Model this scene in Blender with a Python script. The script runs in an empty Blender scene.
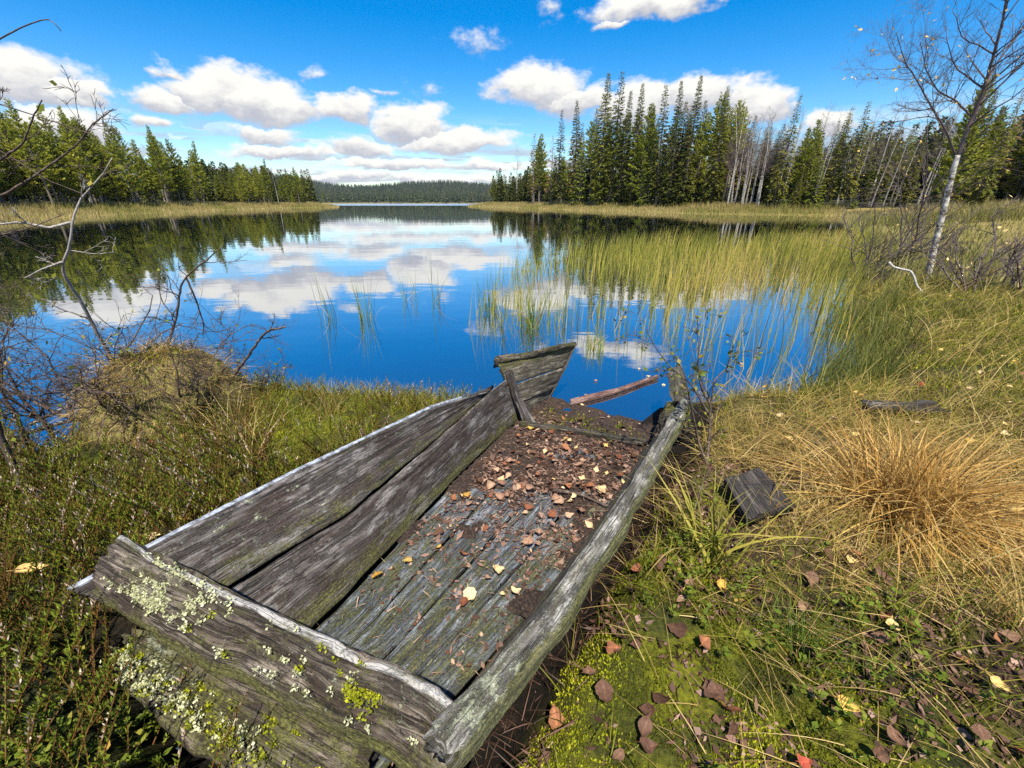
import bpy, math, random
import numpy as np
from mathutils import Vector
R = math.radians
random.seed(7)
scn = bpy.context.scene
COL = scn.collection

# ------------------------------------------------------------------ camera, sky, sun, exposure
PIT = math.atan(182 / 420)
CZ = 1.5
cam_d = bpy.data.cameras.new("camera")
cam_d.sensor_width = 36
cam_d.lens = 36 * 420 / 1024
cam_d.clip_start = 0.02
cam_d.clip_end = 20000
cam = bpy.data.objects.new("camera", cam_d)
COL.objects.link(cam)
cam.location = (0, 0, CZ)
cam.rotation_euler = (math.pi / 2 - PIT, 0, 0)
scn.camera = cam

SUN_AZ, SUN_EL = R(176), R(61)
world = bpy.data.worlds.new("World")
scn.world = world
world.use_nodes = True

sun_d = bpy.data.lights.new("sun", 'SUN')
sun_d.energy = 5.0
sun_d.angle = R(0.6)
sun_d.color = (1.0, 0.92, 0.78)
sun = bpy.data.objects.new("sun", sun_d)
COL.objects.link(sun)
SD = Vector((math.sin(SUN_AZ) * math.cos(SUN_EL), math.cos(SUN_AZ) * math.cos(SUN_EL), math.sin(SUN_EL)))
sun.rotation_euler = SD.to_track_quat('Z', 'Y').to_euler()

scn.view_settings.view_transform = 'Standard'
scn.view_settings.look = 'None'
scn.view_settings.gamma = 1
scn.view_settings.use_curve_mapping = False
scn.view_settings.exposure = 1.08
scn.cycles.max_bounces = 6
scn.cycles.diffuse_bounces = 3
scn.cycles.glossy_bounces = 3
scn.cycles.transmission_bounces = 3
scn.cycles.use_denoising = False
scn.cycles.use_adaptive_sampling = True
scn.cycles.adaptive_threshold = 0.004
scn.cycles.adaptive_min_samples = 64

cP, sP = math.cos(PIT), math.sin(PIT)


def ray(px, py):
    x = (px - 512) / 420
    y = (384 - py) / 420
    return np.array([x, cP + y * sP, -sP + y * cP])


def at(px, py, z):
    """the place in the world that lies at height z on the sight line through a photo pixel"""
    d = ray(px, py)
    t = (z - CZ) / d[2]
    return np.array([d[0] * t, d[1] * t, z])


def atY(px, py, Y):
    d = ray(px, py)
    t = Y / d[1]
    return np.array([d[0] * t, Y, CZ + d[2] * t])


# ------------------------------------------------------------------ node helpers
class NT:
    def __init__(self, nt):
        self.nt = nt

    def n(self, typ, ins=None, **props):
        nd = self.nt.nodes.new(typ)
        for k, v in props.items():
            setattr(nd, k, v)
        for k, v in (ins or {}).items():
            s = nd.inputs[k]
            if isinstance(v, bpy.types.NodeSocket):
                self.nt.links.new(v, s)
            else:
                if s.type == 'RGBA' and len(v) == 3:
                    v = (*v, 1)
                s.default_value = v
        return nd

    def math(self, op, a, b=0.0, c=0.0, clamp=False):
        nd = self.n('ShaderNodeMath', {0: a, 1: b, 2: c}, operation=op)
        nd.use_clamp = clamp
        return nd.outputs[0]

    def vmath(self, op, a, b=None, out=0):
        ins = {0: a}
        if b is not None:
            ins[1] = b
        return self.n('ShaderNodeVectorMath', ins, operation=op).outputs[out]

    def noise(self, vec, scale, detail=4, rough=0.55, col=False, dist=0.0):
        nd = self.n('ShaderNodeTexNoise', {'Vector': vec, 'Scale': scale, 'Detail': detail, 'Roughness': rough, 'Distortion': dist})
        return nd.outputs['Color' if col else 'Fac']

    def mix(self, f, a, b, blend='MIX'):
        nd = self.nt.nodes.new('ShaderNodeMix')
        nd.data_type = 'RGBA'
        nd.blend_type = blend
        for idx, v in ((0, f), (6, a), (7, b)):
            s = nd.inputs[idx]
            if isinstance(v, bpy.types.NodeSocket):
                self.nt.links.new(v, s)
            else:
                s.default_value = (*v, 1) if isinstance(v, tuple) and len(v) == 3 else v
        return nd.outputs[2]

    def ss(self, v, a, b, lo=0.0, hi=1.0):
        nd = self.n('ShaderNodeMapRange', {0: v, 1: a, 2: b, 3: lo, 4: hi}, interpolation_type='SMOOTHSTEP')
        return nd.outputs[0]

    def ramp(self, v, stops):
        nd = self.n('ShaderNodeValToRGB', {0: v})
        cr = nd.color_ramp
        while len(cr.elements) < len(stops):
            cr.elements.new(0.5)
        for e, (p, c) in zip(cr.elements, stops):
            e.position = p
            e.color = (*c, 1)
        return nd.outputs[0]


# ------------------------------------------------------------------ sky with clouds (azimuth / elevation fields)
def px_ae(px, py):
    d = ray(px, py)
    return math.atan2(d[0], d[1]), math.atan2(d[2], math.hypot(d[0], d[1]))


# cloud masses of the sky: centre and half-size
CLOUDS = [(25, 78, 80, 30), (85, 96, 36, 13), (60, 124, 85, 18), (160, 130, 14, 8, .7),
          (212, 88, 46, 28), (262, 100, 75, 25), (172, 101, 40, 16), (345, 110, 42, 16),
          (155, 66, 26, 9, .55), (265, 135, 44, 11), (285, 152, 70, 7),
          (415, 124, 44, 18), (462, 140, 62, 14), (371, 148, 38, 11),
          (395, 167, 64, 7), (330, 178, 80, 5), (484, 166, 28, 6), (440, 182, 90, 5),
          (538, 90, 46, 27), (575, 101, 45, 17), (640, 104, 46, 24), (700, 96, 50, 24), (762, 102, 38, 24), (830, 125, 40, 16),
          (655, 2, 76, 16, .8), (621, 21, 17, 7, .7), (555, 10, 11, 12, .25), (481, 40, 28, 9, .20), (423, 88, 16, 11, .2), (383, 95, 16, 4, .3), (323, 74, 14, 5, .25)]


def build_sky():
    W = NT(world.node_tree)
    W.nt.nodes.clear()
    out = W.n('ShaderNodeOutputWorld')
    tc = W.n('ShaderNodeTexCoord').outputs['Generated']
    sk = W.n('ShaderNodeTexSky', sky_type='NISHITA')
    sk.sun_disc = False
    sk.sun_elevation = SUN_EL
    sk.sun_rotation = SUN_AZ
    sk.altitude = 200
    sk.air_density = 1.0
    sk.dust_density = 0.3
    sk.ozone_density = 2.0
    hs = W.n('ShaderNodeHueSaturation', {'Hue': 0.504, 'Saturation': 1.58, 'Value': 1.0, 'Color': sk.outputs[0]})
    sx = W.n('ShaderNodeSeparateXYZ', {0: tc})
    az = W.math('ARCTAN2', sx.outputs[0], sx.outputs[1])
    el = W.math('ARCSINE', sx.outputs[2])
    P0 = W.n('ShaderNodeCombineXYZ', {0: az, 1: el, 2: 0.0}).outputs[0]
    Ps = W.n('ShaderNodeCombineXYZ', {0: az, 1: W.math('MULTIPLY', el, 1.7), 2: 0.3}).outputs[0]
    n1 = W.noise(Ps, 9.0, 5, 0.6, col=True)
    wob = W.vmath('MULTIPLY', W.vmath('SUBTRACT', n1, (0.5, 0.5, 0.5)), (0.15, 0.075, 0.0))
    P = W.vmath('ADD', P0, wob)
    F = None
    for cl in CLOUDS:
        cx, cy, rx, ry = cl[:4]
        wt = cl[4] if len(cl) > 4 else 1.0
        a, e = px_ae(cx, cy)
        a1, _ = px_ae(cx + rx, cy)
        a0, _ = px_ae(cx - rx, cy)
        _, e1 = px_ae(cx, cy - ry)
        _, e0 = px_ae(cx, cy + ry)
        hx, hy = (a1 - a0) / 2 * 1.12, abs(e1 - e0) / 2 * 1.2
        v = W.vmath('MULTIPLY', W.vmath('SUBTRACT', P, (a, e, 0)), (1 / hx, 1 / hy, 0))
        f = W.math('MULTIPLY', W.math('SUBTRACT', 1.0, W.vmath('LENGTH', v, out=1)), wt)
        vy = W.n('ShaderNodeSeparateXYZ', {0: v}).outputs[1]
        if F is None:
            F, S = f, vy
        else:
            gt = W.math('GREATER_THAN', f, F)
            S = W.n('ShaderNodeMix', {0: gt, 2: S, 3: vy}).outputs[0]
            F = W.math('MAXIMUM', F, f)
    n2 = W.noise(Ps, 26.0, 5, 0.62)
    D = W.ss(W.math('ADD', F, W.math('MULTIPLY', W.math('SUBTRACT', n2, 0.5), 0.75)), -0.02, 0.42)
    # scattered fair-weather cloud round the rest of the sky
    nb = W.noise(W.vmath('MULTIPLY', tc, (1, 1, 2.6)), 2.6, 5, 0.55)
    back = W.ss(sx.outputs[1], 0.25, -0.1)
    Db = W.math('MULTIPLY', W.ss(nb, 0.53, 0.64), back)
    # thin streaks low over the horizon
    nst = W.noise(W.n('ShaderNodeCombineXYZ', {0: W.math('MULTIPLY', az, 3.0), 1: W.math('MULTIPLY', el, 34.0), 2: 1.7}).outputs[0], 2.0, 4, 0.5)
    low = W.math('MULTIPLY', W.ss(el, 0.17, 0.06), W.ss(el, -0.02, 0.02))
    Ds = W.math('MULTIPLY', W.math('MULTIPLY', W.ss(nst, 0.42, 0.58), low), 0.92)
    ncir = W.noise(W.n('ShaderNodeCombineXYZ', {0: W.math('MULTIPLY', az, 2.2), 1: W.math('MULTIPLY', el, 4.0), 2: 5.0}).outputs[0], 3.0, 6, 0.65)
    Dc = W.math('MULTIPLY', W.ss(ncir, 0.52, 0.85), W.math('MULTIPLY', W.ss(az, 0.5, 0.95), 0.6))
    D = W.math('MAXIMUM', W.math('MAXIMUM', D, Db), W.math('MAXIMUM', Ds, Dc))
    sh = W.ss(W.math('ADD', S, W.math('MULTIPLY', W.math('SUBTRACT', n2, 0.5), 1.5)), -0.75, 0.35)
    cc = W.mix(sh, (0.40, 0.41, 0.46), (0.76, 0.745, 0.70))
    b1 = W.n('ShaderNodeBackground', {'Color': hs.outputs[0], 'Strength': 0.089})
    b2 = W.n('ShaderNodeBackground', {'Color': cc, 'Strength': 0.655})
    mx = W.n('ShaderNodeMixShader', {0: D, 1: b1.outputs[0], 2: b2.outputs[0]})
    W.nt.links.new(mx.outputs[0], out.inputs[0])


build_sky()


# ------------------------------------------------------------------ numpy noise
def _hash(ix, iy, seed):
    h = (ix.astype(np.int64) * 374761393 + iy.astype(np.int64) * 668265263 + seed * 1442695041) & 0xFFFFFFFF
    h = ((h ^ (h >> 13)) * 1274126177) & 0xFFFFFFFF
    h = (h ^ (h >> 16)) & 0xFFFFFFFF
    return h / 4294967295.0


def vnoise(x, y, seed=0):
    x = np.asarray(x, float)
    y = np.asarray(y, float)
    ix, iy = np.floor(x), np.floor(y)
    fx, fy = x - ix, y - iy
    fx = fx * fx * (3 - 2 * fx)
    fy = fy * fy * (3 - 2 * fy)
    a = _hash(ix, iy, seed)
    b = _hash(ix + 1, iy, seed)
    c = _hash(ix, iy + 1, seed)
    d = _hash(ix + 1, iy + 1, seed)
    return (a * (1 - fx) + b * fx) * (1 - fy) + (c * (1 - fx) + d * fx) * fy


def fbm(x, y, o=4, seed=0):
    s, a, t = 0.0, 0.5, 0.0
    for i in range(o):
        s = s + a * vnoise(np.asarray(x) * 2 ** i, np.asarray(y) * 2 ** i, seed + i * 17)
        t += a
        a *= 0.5
    return s / t


def sst(v, a, b):
    t = np.clip((v - a) / (b - a), 0, 1)
    return t * t * (3 - 2 * t)


# ------------------------------------------------------------------ mesh helpers
def mk(name, V, F, mats, midx=None, attrs=None, uv=None, parent=None, smooth=False, link=True):
    """one mesh object from a vertex array and a list of face arrays (n,3) / (n,4)"""
    V = np.asarray(V, np.float32)
    F = [np.asarray(f, np.int32) for f in F if len(f)]
    me = bpy.data.meshes.new(name)
    me.vertices.add(len(V))
    me.vertices.foreach_set('co', V.ravel())
    loops = np.concatenate([f.ravel() for f in F])
    tot = np.concatenate([np.full(len(f), f.shape[1], np.int32) for f in F])
    st = np.concatenate([[0], np.cumsum(tot)[:-1]]).astype(np.int32)
    me.loops.add(len(loops))
    me.loops.foreach_set('vertex_index', loops)
    me.polygons.add(len(tot))
    me.polygons.foreach_set('loop_start', st)
    for m in (mats if isinstance(mats, (list, tuple)) else [mats]):
        me.materials.append(m)
    if midx is not None:
        me.polygons.foreach_set('material_index', np.asarray(midx, np.int32))
    if smooth:
        me.polygons.foreach_set('use_smooth', np.ones(len(tot), bool))
    for k, a in (attrs or {}).items():
        a = np.asarray(a, np.float32)
        if a.ndim == 2:
            at_ = me.attributes.new(k, 'FLOAT_COLOR', 'POINT')
            at_.data.foreach_set('color', np.concatenate([a, np.ones((len(a), 1), np.float32)], 1).ravel())
        else:
            at_ = me.attributes.new(k, 'FLOAT', 'POINT')
            at_.data.foreach_set('value', a)
    if uv is not None:
        ul = me.uv_layers.new(name='uv')
        ul.data.foreach_set('uv', np.asarray(uv, np.float32)[loops].ravel())
    me.update(calc_edges=True)
    me.validate()
    o = bpy.data.objects.new(name, me)
    if link:
        COL.objects.link(o)
    if parent is not None:
        o.parent = parent
    return o


def tag(o, label=None, cat=None, group=None, kind=None):
    if label:
        o['label'] = label
    if cat:
        o['category'] = cat
    if group:
        o['group'] = group
    if kind:
        o['kind'] = kind
    return o


def thing(name, loc, label, cat, group=None, rz=0.0):
    o = bpy.data.objects.new(name, None)
    o.empty_display_size = 0.1
    COL.objects.link(o)
    o.location = loc
    o.rotation_euler = (0, 0, rz)
    return tag(o, label, cat, group)


def dup(root):
    r = root.copy()
    COL.objects.link(r)
    for ch in list(root.children):
        c = ch.copy()
        COL.objects.link(c)
        c.parent = r
        for g in list(ch.children):
            d = g.copy()
            COL.objects.link(d)
            d.parent = c
    return r


class Acc:
    """collects pieces with a per-vertex random value into one mesh"""
    def __init__(self):
        self.V, self.T, self.Q, self.A, self.n = [], [], [], [], 0

    def add(self, V, T=None, Q=None, rnd=0.0):
        V = np.asarray(V, float).reshape(-1, 3)
        self.V.append(V)
        if T is not None and len(T):
            self.T.append(np.asarray(T, int) + self.n)
        if Q is not None and len(Q):
            self.Q.append(np.asarray(Q, int) + self.n)
        self.A.append(np.broadcast_to(np.asarray(rnd, float), (len(V),)).copy())
        self.n += len(V)

    def build(self, name, mat, parent=None, smooth=False):
        F = []
        if self.T:
            F.append(np.concatenate(self.T))
        if self.Q:
            F.append(np.concatenate(self.Q))
        return mk(name, np.concatenate(self.V), F, mat, attrs={'rnd': np.concatenate(self.A)}, parent=parent, smooth=smooth)


def norm(v):
    v = np.asarray(v, float)
    return v / (np.linalg.norm(v, axis=-1, keepdims=True) + 1e-12)


def tube(acc, pts, rad, sides=5, rnd=0.0, cap=True):
    pts = np.asarray(pts, float)
    rad = np.broadcast_to(np.asarray(rad, float), (len(pts),))
    T = norm(np.gradient(pts, axis=0))
    ref = np.array([0.31, 0.17, 0.93]) if abs(T[0][2]) < 0.8 else np.array([0.95, 0.2, 0.1])
    U = norm(np.cross(T, ref))
    Wv = np.cross(T, U)
    an = np.arange(sides) / sides * 2 * math.pi
    ring = U[:, None, :] * np.cos(an)[None, :, None] + Wv[:, None, :] * np.sin(an)[None, :, None]
    V = pts[:, None, :] + ring * rad[:, None, None]
    n = len(pts)
    i = np.arange(n - 1)[:, None] * sides
    k = np.arange(sides)[None, :]
    k2 = (k + 1) % sides
    Q = np.stack([i + k, i + k2, i + sides + k2, i + sides + k], -1).reshape(-1, 4)
    Tt = []
    V = V.reshape(-1, 3)
    if cap:
        V = np.concatenate([V, pts[[0, -1]]])
        c0, c1 = n * sides, n * sides + 1
        Tt = [(c0, (j + 1) % sides, j) for j in range(sides)] + [(c1, (n - 1) * sides + j, (n - 1) * sides + (j + 1) % sides) for j in range(sides)]
    acc.add(V, Tt, Q, rnd)


def blades(acc, P, D, L, Wd, bend, segs=3, rng=None, rnd=None, face=None, gravity=1.0):
    """flat tapering blades: roots P, start directions D, lengths L, widths Wd, bend = how far they curl over"""
    n = len(P)
    if n == 0:
        return
    D = norm(D)
    hz = D.copy()
    hz[:, 2] = 0
    an = rng.uniform(0, 2 * math.pi, n)
    rd = np.stack([np.cos(an), np.sin(an), np.zeros(n)], 1)
    hz = norm(hz + rd * 0.25)
    side = norm(np.cross(D, hz) + 1e-6) if face is None else face
    sa = rng.uniform(0, math.pi, n)
    side = norm(side * np.cos(sa)[:, None] + hz * np.sin(sa)[:, None] * 0.8)
    rows = []
    p = P.copy()
    d = D.copy()
    for s in range(segs + 1):
        w = Wd * (1 - (s / segs) ** 1.6) if s < segs else Wd * 0
        if s < segs:
            rows.append(p - side * (w / 2)[:, None])
            rows.append(p + side * (w / 2)[:, None])
        else:
            rows.append(p.copy())
        d = norm(d + (hz * 0.55 - np.array([0, 0, 0.55 * gravity])) * (bend / segs)[:, None])
        p = p + d * (L / segs)[:, None]
    V = np.stack(rows, 1)
    m = 2 * segs + 1
    b = np.arange(n)[:, None] * m
    Q = []
    for s in range(segs - 1):
        Q.append(np.concatenate([b + 2 * s, b + 2 * s + 1, b + 2 * s + 3, b + 2 * s + 2], 1))
    T = np.concatenate([b + 2 * segs - 2, b + 2 * segs - 1, b + 2 * segs], 1)
    rr = rng.random(n) if rnd is None else np.broadcast_to(np.asarray(rnd, float), (n,))
    acc.add(V.reshape(-1, 3), T, np.concatenate(Q) if Q else None, np.repeat(rr, m))


# ------------------------------------------------------------------ materials
def new_mat(name):
    m = bpy.data.materials.new(name)
    m.use_nodes = True
    m.node_tree.nodes.clear()
    return m, NT(m.node_tree)


def finish(N, bsdf):
    o = N.n('ShaderNodeOutputMaterial')
    N.nt.links.new(bsdf, o.inputs[0])


def leaf_mat(name, stops, trans=0.3, rough=0.55, objvar=0.0, spec=0.25, spots=False):
    m, N = new_mat(name)
    a = N.n('ShaderNodeAttribute', attribute_name='rnd').outputs['Fac']
    if objvar:
        oi = N.n('ShaderNodeObjectInfo').outputs['Random']
        a = N.math('ADD', N.math('MULTIPLY', a, 1 - objvar), N.math('MULTIPLY', oi, objvar), clamp=True)
    c = N.ramp(a, stops)
    if spots:
        tc = N.n('ShaderNodeTexCoord').outputs['Object']
        v1 = N.noise(tc, 5.0, 5, .7)
        c = N.mix(N.ss(v1, .52, .66, 0, .75), c, (0.055, 0.030, 0.018))
        sx = N.n('ShaderNodeSeparateXYZ', {0: tc})
        rib = N.ss(N.math('ABSOLUTE', sx.outputs[1]), .035, .0)
        wv = N.math('ABSOLUTE', N.math('SINE', N.math('MULTIPLY', N.math('SUBTRACT', sx.outputs[0], N.math('MULTIPLY', N.math('ABSOLUTE', sx.outputs[1]), .8)), 26.0)))
        vein = N.math('MAXIMUM', rib, N.ss(wv, .16, .0, 0, .55))
        c = N.mix(N.math('MULTIPLY', vein, .5), c, N.mix(1.0, c, (1.9, 1.75, 1.5), 'MULTIPLY'))
        c = N.mix(1.0, c, N.ramp(N.noise(tc, 9.0, 5, .75), [(.3, (.45, .42, .40)), (.5, (1, 1, 1)), (.7, (1.45, 1.4, 1.3))]), 'MULTIPLY')
    p = N.n('ShaderNodeBsdfPrincipled', {'Base Color': c, 'Roughness': rough, 'Specular IOR Level': spec})
    t = N.n('ShaderNodeBsdfTranslucent', {'Color': c})
    mx = N.n('ShaderNodeMixShader', {0: trans, 1: p.outputs[0], 2: t.outputs[0]})
    finish(N, mx.outputs[0])
    return m


def bark_mat(name, stops, scale=(30, 30, 6), bump=0.3):
    m, N = new_mat(name)
    tc = N.n('ShaderNodeTexCoord').outputs['Object']
    v = N.vmath('MULTIPLY', tc, scale)
    f = N.noise(v, 1.0, 5, 0.65)
    c = N.ramp(f, stops)
    b = N.n('ShaderNodeBump', {'Height': f, 'Strength': bump, 'Distance': 0.01}).outputs[0]
    p = N.n('ShaderNodeBsdfPrincipled', {'Base Color': c, 'Roughness': 0.85, 'Normal': b, 'Specular IOR Level': 0.2})
    finish(N, p.outputs[0])
    return m


def wood_mat(name, dark, mid, light, lich=0.5, mossy=0.5, stain=(0.03, 0.026, 0.022), stain_amt=0.5, wear_c=(0.46, 0.45, 0.43)):
    """weathered board: grain along u, flaked layers, dark cracks, worn pale edges, crusts of lichen, moss where the mesh says so"""
    m, N = new_mat(name)
    uv = N.n('ShaderNodeUVMap', uv_map='uv').outputs[0]
    warp = N.vmath('MULTIPLY', N.vmath('SUBTRACT', N.noise(uv, 4.0, 3, 0.5, col=True), (0.5, 0.5, 0.5)), (0.0, 0.010, 0.0))
    uvw = N.vmath('ADD', uv, warp)
    fine = N.noise(N.vmath('MULTIPLY', uvw, (6.0, 260.0, 1)), 1.0, 5, 0.75)
    med = N.noise(N.vmath('MULTIPLY', uvw, (2.0, 62.0, 1)), 1.0, 6, 0.72)
    flake = N.noise(N.vmath('MULTIPLY', uvw, (7.0, 34.0, 2)), 1.0, 6, 0.7)
    big = N.noise(N.vmath('MULTIPLY', uvw, (3.0, 9.0, 1)), 1.0, 6, 0.68)
    spk = N.noise(N.vmath('MULTIPLY', uvw, (150.0, 190.0, 1)), 1.0, 3, 0.6)
    g = N.math('ADD', N.math('MULTIPLY', fine, 0.35), N.math('MULTIPLY', med, 0.40))
    g = N.math('ADD', g, N.math('MULTIPLY', flake, 0.25))
    col = N.ramp(g, [(0.36, dark), (0.49, mid), (0.63, light)])
    lay = N.ss(flake, 0.47, 0.51)
    col = N.mix(N.math('MULTIPLY', N.math('SUBTRACT', 1.0, lay), 0.45), col, dark)
    st = N.math('MULTIPLY', N.ss(big, 0.46, 0.58), stain_amt)
    col = N.mix(st, col, stain)
    big2 = N.noise(N.vmath('MULTIPLY', uvw, (5.0, 15.0, 7)), 1.0, 6, 0.7)
    col = N.mix(N.ss(big2, 0.52, 0.64, 0.0, 0.75), col, light)
    col = N.mix(N.ss(big2, 0.46, 0.34, 0.0, 0.6), col, stain)
    col = N.mix(N.ss(spk, 0.60, 0.72, 0.0, 0.55), col, light)
    col = N.mix(N.ss(spk, 0.40, 0.30, 0.0, 0.6), col, (0.012, 0.010, 0.009))
    crk = N.noise(N.vmath('MULTIPLY', uvw, (1.1, 60.0, 1)), 1.0, 3, 0.5)
    crack = N.math('SUBTRACT', 1.0, N.ss(N.math('ABSOLUTE', N.math('SUBTRACT', crk, 0.5)), 0.0, 0.022))
    crack = N.math('MULTIPLY', crack, N.ss(med, 0.40, 0.55))
    col = N.mix(N.math('MULTIPLY', crack, 0.9), col, (0.010, 0.009, 0.008))
    wa = N.n('ShaderNodeAttribute', attribute_name='wear').outputs['Fac']
    wf = N.ss(N.math('ADD', wa, N.math('MULTIPLY', N.math('SUBTRACT', flake, 0.5), 1.2)), 0.55, 0.95)
    col = N.mix(N.math('MULTIPLY', wf, 0.75), col, wear_c)
    la = N.n('ShaderNodeAttribute', attribute_name='lichen').outputs['Fac']
    ma = N.n('ShaderNodeAttribute', attribute_name='moss').outputs['Fac']
    n1 = N.noise(N.vmath('MULTIPLY', uvw, (15.0, 30.0, 1)), 1.0, 6, 0.72)
    n3 = N.noise(N.vmath('MULTIPLY', uvw, (90.0, 120.0, 1)), 1.0, 4, 0.65)
    lf = N.ss(N.math('ADD', N.math('ADD', n1, N.math('MULTIPLY', N.math('SUBTRACT', n3, 0.5), 0.40)), N.math('MULTIPLY', la, 0.20 * (0.5 + lich))), 0.66, 0.75)
    lcol = N.mix(n3, (0.16, 0.18, 0.10), (0.50, 0.52, 0.40))
    col = N.mix(N.math('MULTIPLY', lf, 0.8), col, lcol)
    n2 = N.noise(N.vmath('MULTIPLY', uvw, (9.0, 26.0, 4)), 1.0, 6, 0.75)
    mm = N.math('ADD', n2, N.math('MULTIPLY', N.math('SUBTRACT', n3, 0.5), 0.35))
    mf = N.ss(N.math('ADD', mm, N.math('MULTIPLY', ma, 0.42 * (0.4 + mossy))), 0.58, 0.82)
    mcol = N.mix(N.ss(n3, 0.3, 0.7), (0.030, 0.034, 0.008), (0.17, 0.17, 0.045))
    col = N.mix(N.math('MULTIPLY', mf, 0.8), col, mcol)
    h = N.math('ADD', N.math('MULTIPLY', fine, 0.5), N.math('MULTIPLY', med, 1.0))
    h = N.math('ADD', h, N.math('MULTIPLY', lay, 0.5))
    h = N.math('SUBTRACT', h, N.math('MULTIPLY', crack, 1.0))
    h = N.math('ADD', h, N.math('MULTIPLY', N.math('ADD', lf, mf), N.math('MULTIPLY', n3, 1.0)))
    b = N.n('ShaderNodeBump', {'Height': h, 'Strength': 1.0, 'Distance': 0.008}).outputs[0]
    p = N.n('ShaderNodeBsdfPrincipled', {'Base Color': col, 'Roughness': 0.75, 'Normal': b, 'Specular IOR Level': 0.3})
    finish(N, p.outputs[0])
    return m


M = {}
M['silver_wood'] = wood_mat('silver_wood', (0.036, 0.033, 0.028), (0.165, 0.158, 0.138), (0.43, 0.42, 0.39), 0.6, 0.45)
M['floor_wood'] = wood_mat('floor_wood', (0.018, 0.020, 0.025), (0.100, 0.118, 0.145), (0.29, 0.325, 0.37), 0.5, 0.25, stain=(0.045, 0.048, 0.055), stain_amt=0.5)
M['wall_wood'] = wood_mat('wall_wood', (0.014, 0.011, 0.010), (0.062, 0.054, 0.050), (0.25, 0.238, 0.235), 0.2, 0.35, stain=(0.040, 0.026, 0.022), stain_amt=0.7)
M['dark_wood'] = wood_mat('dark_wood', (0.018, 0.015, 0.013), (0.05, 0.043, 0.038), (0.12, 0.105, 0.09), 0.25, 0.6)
M['transom_wood'] = wood_mat('transom_wood', (0.013, 0.009, 0.007), (0.050, 0.038, 0.030), (0.24, 0.205, 0.165), 0.3, 0.7, stain=(0.034, 0.022, 0.015), stain_amt=0.75)
M['bow_wood'] = wood_mat('bow_wood', (0.026, 0.022, 0.017), (0.10, 0.088, 0.070), (0.25, 0.225, 0.18), 0.5, 0.5, stain_amt=0.4)
M['log_wood'] = wood_mat('log_wood', (0.07, 0.036, 0.028), (0.20, 0.115, 0.095), (0.33, 0.22, 0.19), 0.1, 0.0, stain=(0.07, 0.035, 0.03), stain_amt=0.6)

M['pine'] = leaf_mat('pine_needles', [(0, (0.085, 0.105, 0.012)), (0.5, (0.225, 0.250, 0.028)), (1, (0.38, 0.37, 0.05))], 0.45, objvar=0.45)
M['spruce'] = leaf_mat('spruce_needles', [(0, (0.042, 0.052, 0.012)), (0.5, (0.135, 0.150, 0.024)), (1, (0.30, 0.27, 0.045))], 0.4, objvar=0.4)
M['young'] = leaf_mat('young_conifer_needles', [(0, (0.075, 0.105, 0.012)), (0.5, (0.165, 0.205, 0.022)), (1, (0.28, 0.31, 0.045))], 0.45, objvar=0.3)
M['rusty'] = leaf_mat('rusty_needles', [(0, (0.10, 0.050, 0.022)), (0.5, (0.24, 0.135, 0.055)), (1, (0.38, 0.26, 0.09))], 0.2, objvar=0.3)
M['deep_tree'] = leaf_mat('deep_wood_needles', [(0, (0.034, 0.046, 0.014)), (0.6, (0.095, 0.110, 0.022)), (1, (0.19, 0.19, 0.035))], 0.35)
M['far_tree'] = leaf_mat('distant_needles', [(0, (0.014, 0.022, 0.012)), (0.6, (0.030, 0.042, 0.018)), (1, (0.060, 0.068, 0.026))], 0.25)
M['conifer_bark'] = bark_mat('conifer_bark', [(0.3, (0.06, 0.05, 0.042)), (0.6, (0.17, 0.145, 0.12)), (0.75, (0.28, 0.25, 0.22))])
M['birch_bark'] = bark_mat('birch_bark', [(0.40, (0.05, 0.042, 0.038)), (0.50, (0.27, 0.25, 0.22)), (0.62, (0.55, 0.52, 0.47))], (9, 9, 14))
M['twig'] = leaf_mat('bare_twig', [(0, (0.045, 0.033, 0.033)), (0.5, (0.10, 0.075, 0.072)), (1, (0.19, 0.155, 0.145))], 0.0)
M['shrub_bark'] = bark_mat('shrub_bark', [(0.3, (0.026, 0.018, 0.015)), (0.55, (0.085, 0.062, 0.050)), (0.75, (0.21, 0.18, 0.15))], (40, 40, 40))
M['pale_bark'] = bark_mat('pale_bark', [(0.3, (0.12, 0.11, 0.10)), (0.55, (0.27, 0.25, 0.235)), (0.75, (0.42, 0.40, 0.37))], (40, 40, 25))
M['bleached'] = bark_mat('bleached_wood', [(0.3, (0.16, 0.15, 0.13)), (0.55, (0.36, 0.345, 0.32)), (0.75, (0.52, 0.50, 0.46))], (30, 30, 30))
M['reed'] = leaf_mat('reed_blade', [(0, (0.045, 0.058, 0.010)), (0.35, (0.150, 0.165, 0.018)), (0.7, (0.31, 0.275, 0.045)), (1, (0.38, 0.27, 0.09))], 0.3)
M['rush'] = leaf_mat('rush_blade', [(0, (0.03, 0.05, 0.010)), (0.5, (0.075, 0.125, 0.016)), (0.85, (0.12, 0.20, 0.03)), (1, (0.26, 0.22, 0.09))], 0.25)
M['straw'] = leaf_mat('straw', [(0, (0.13, 0.075, 0.022)), (0.5, (0.33, 0.225, 0.065)), (1, (0.52, 0.40, 0.17))], 0.3)
M['gold'] = leaf_mat('golden_blade', [(0, (0.13, 0.058, 0.014)), (0.5, (0.36, 0.20, 0.045)), (1, (0.60, 0.42, 0.15))], 0.3)
M['meadow'] = leaf_mat('meadow_grass', [(0, (0.05, 0.065, 0.012)), (0.4, (0.14, 0.155, 0.030)), (0.7, (0.25, 0.215, 0.065)), (1, (0.36, 0.28, 0.12))], 0.3)
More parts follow.
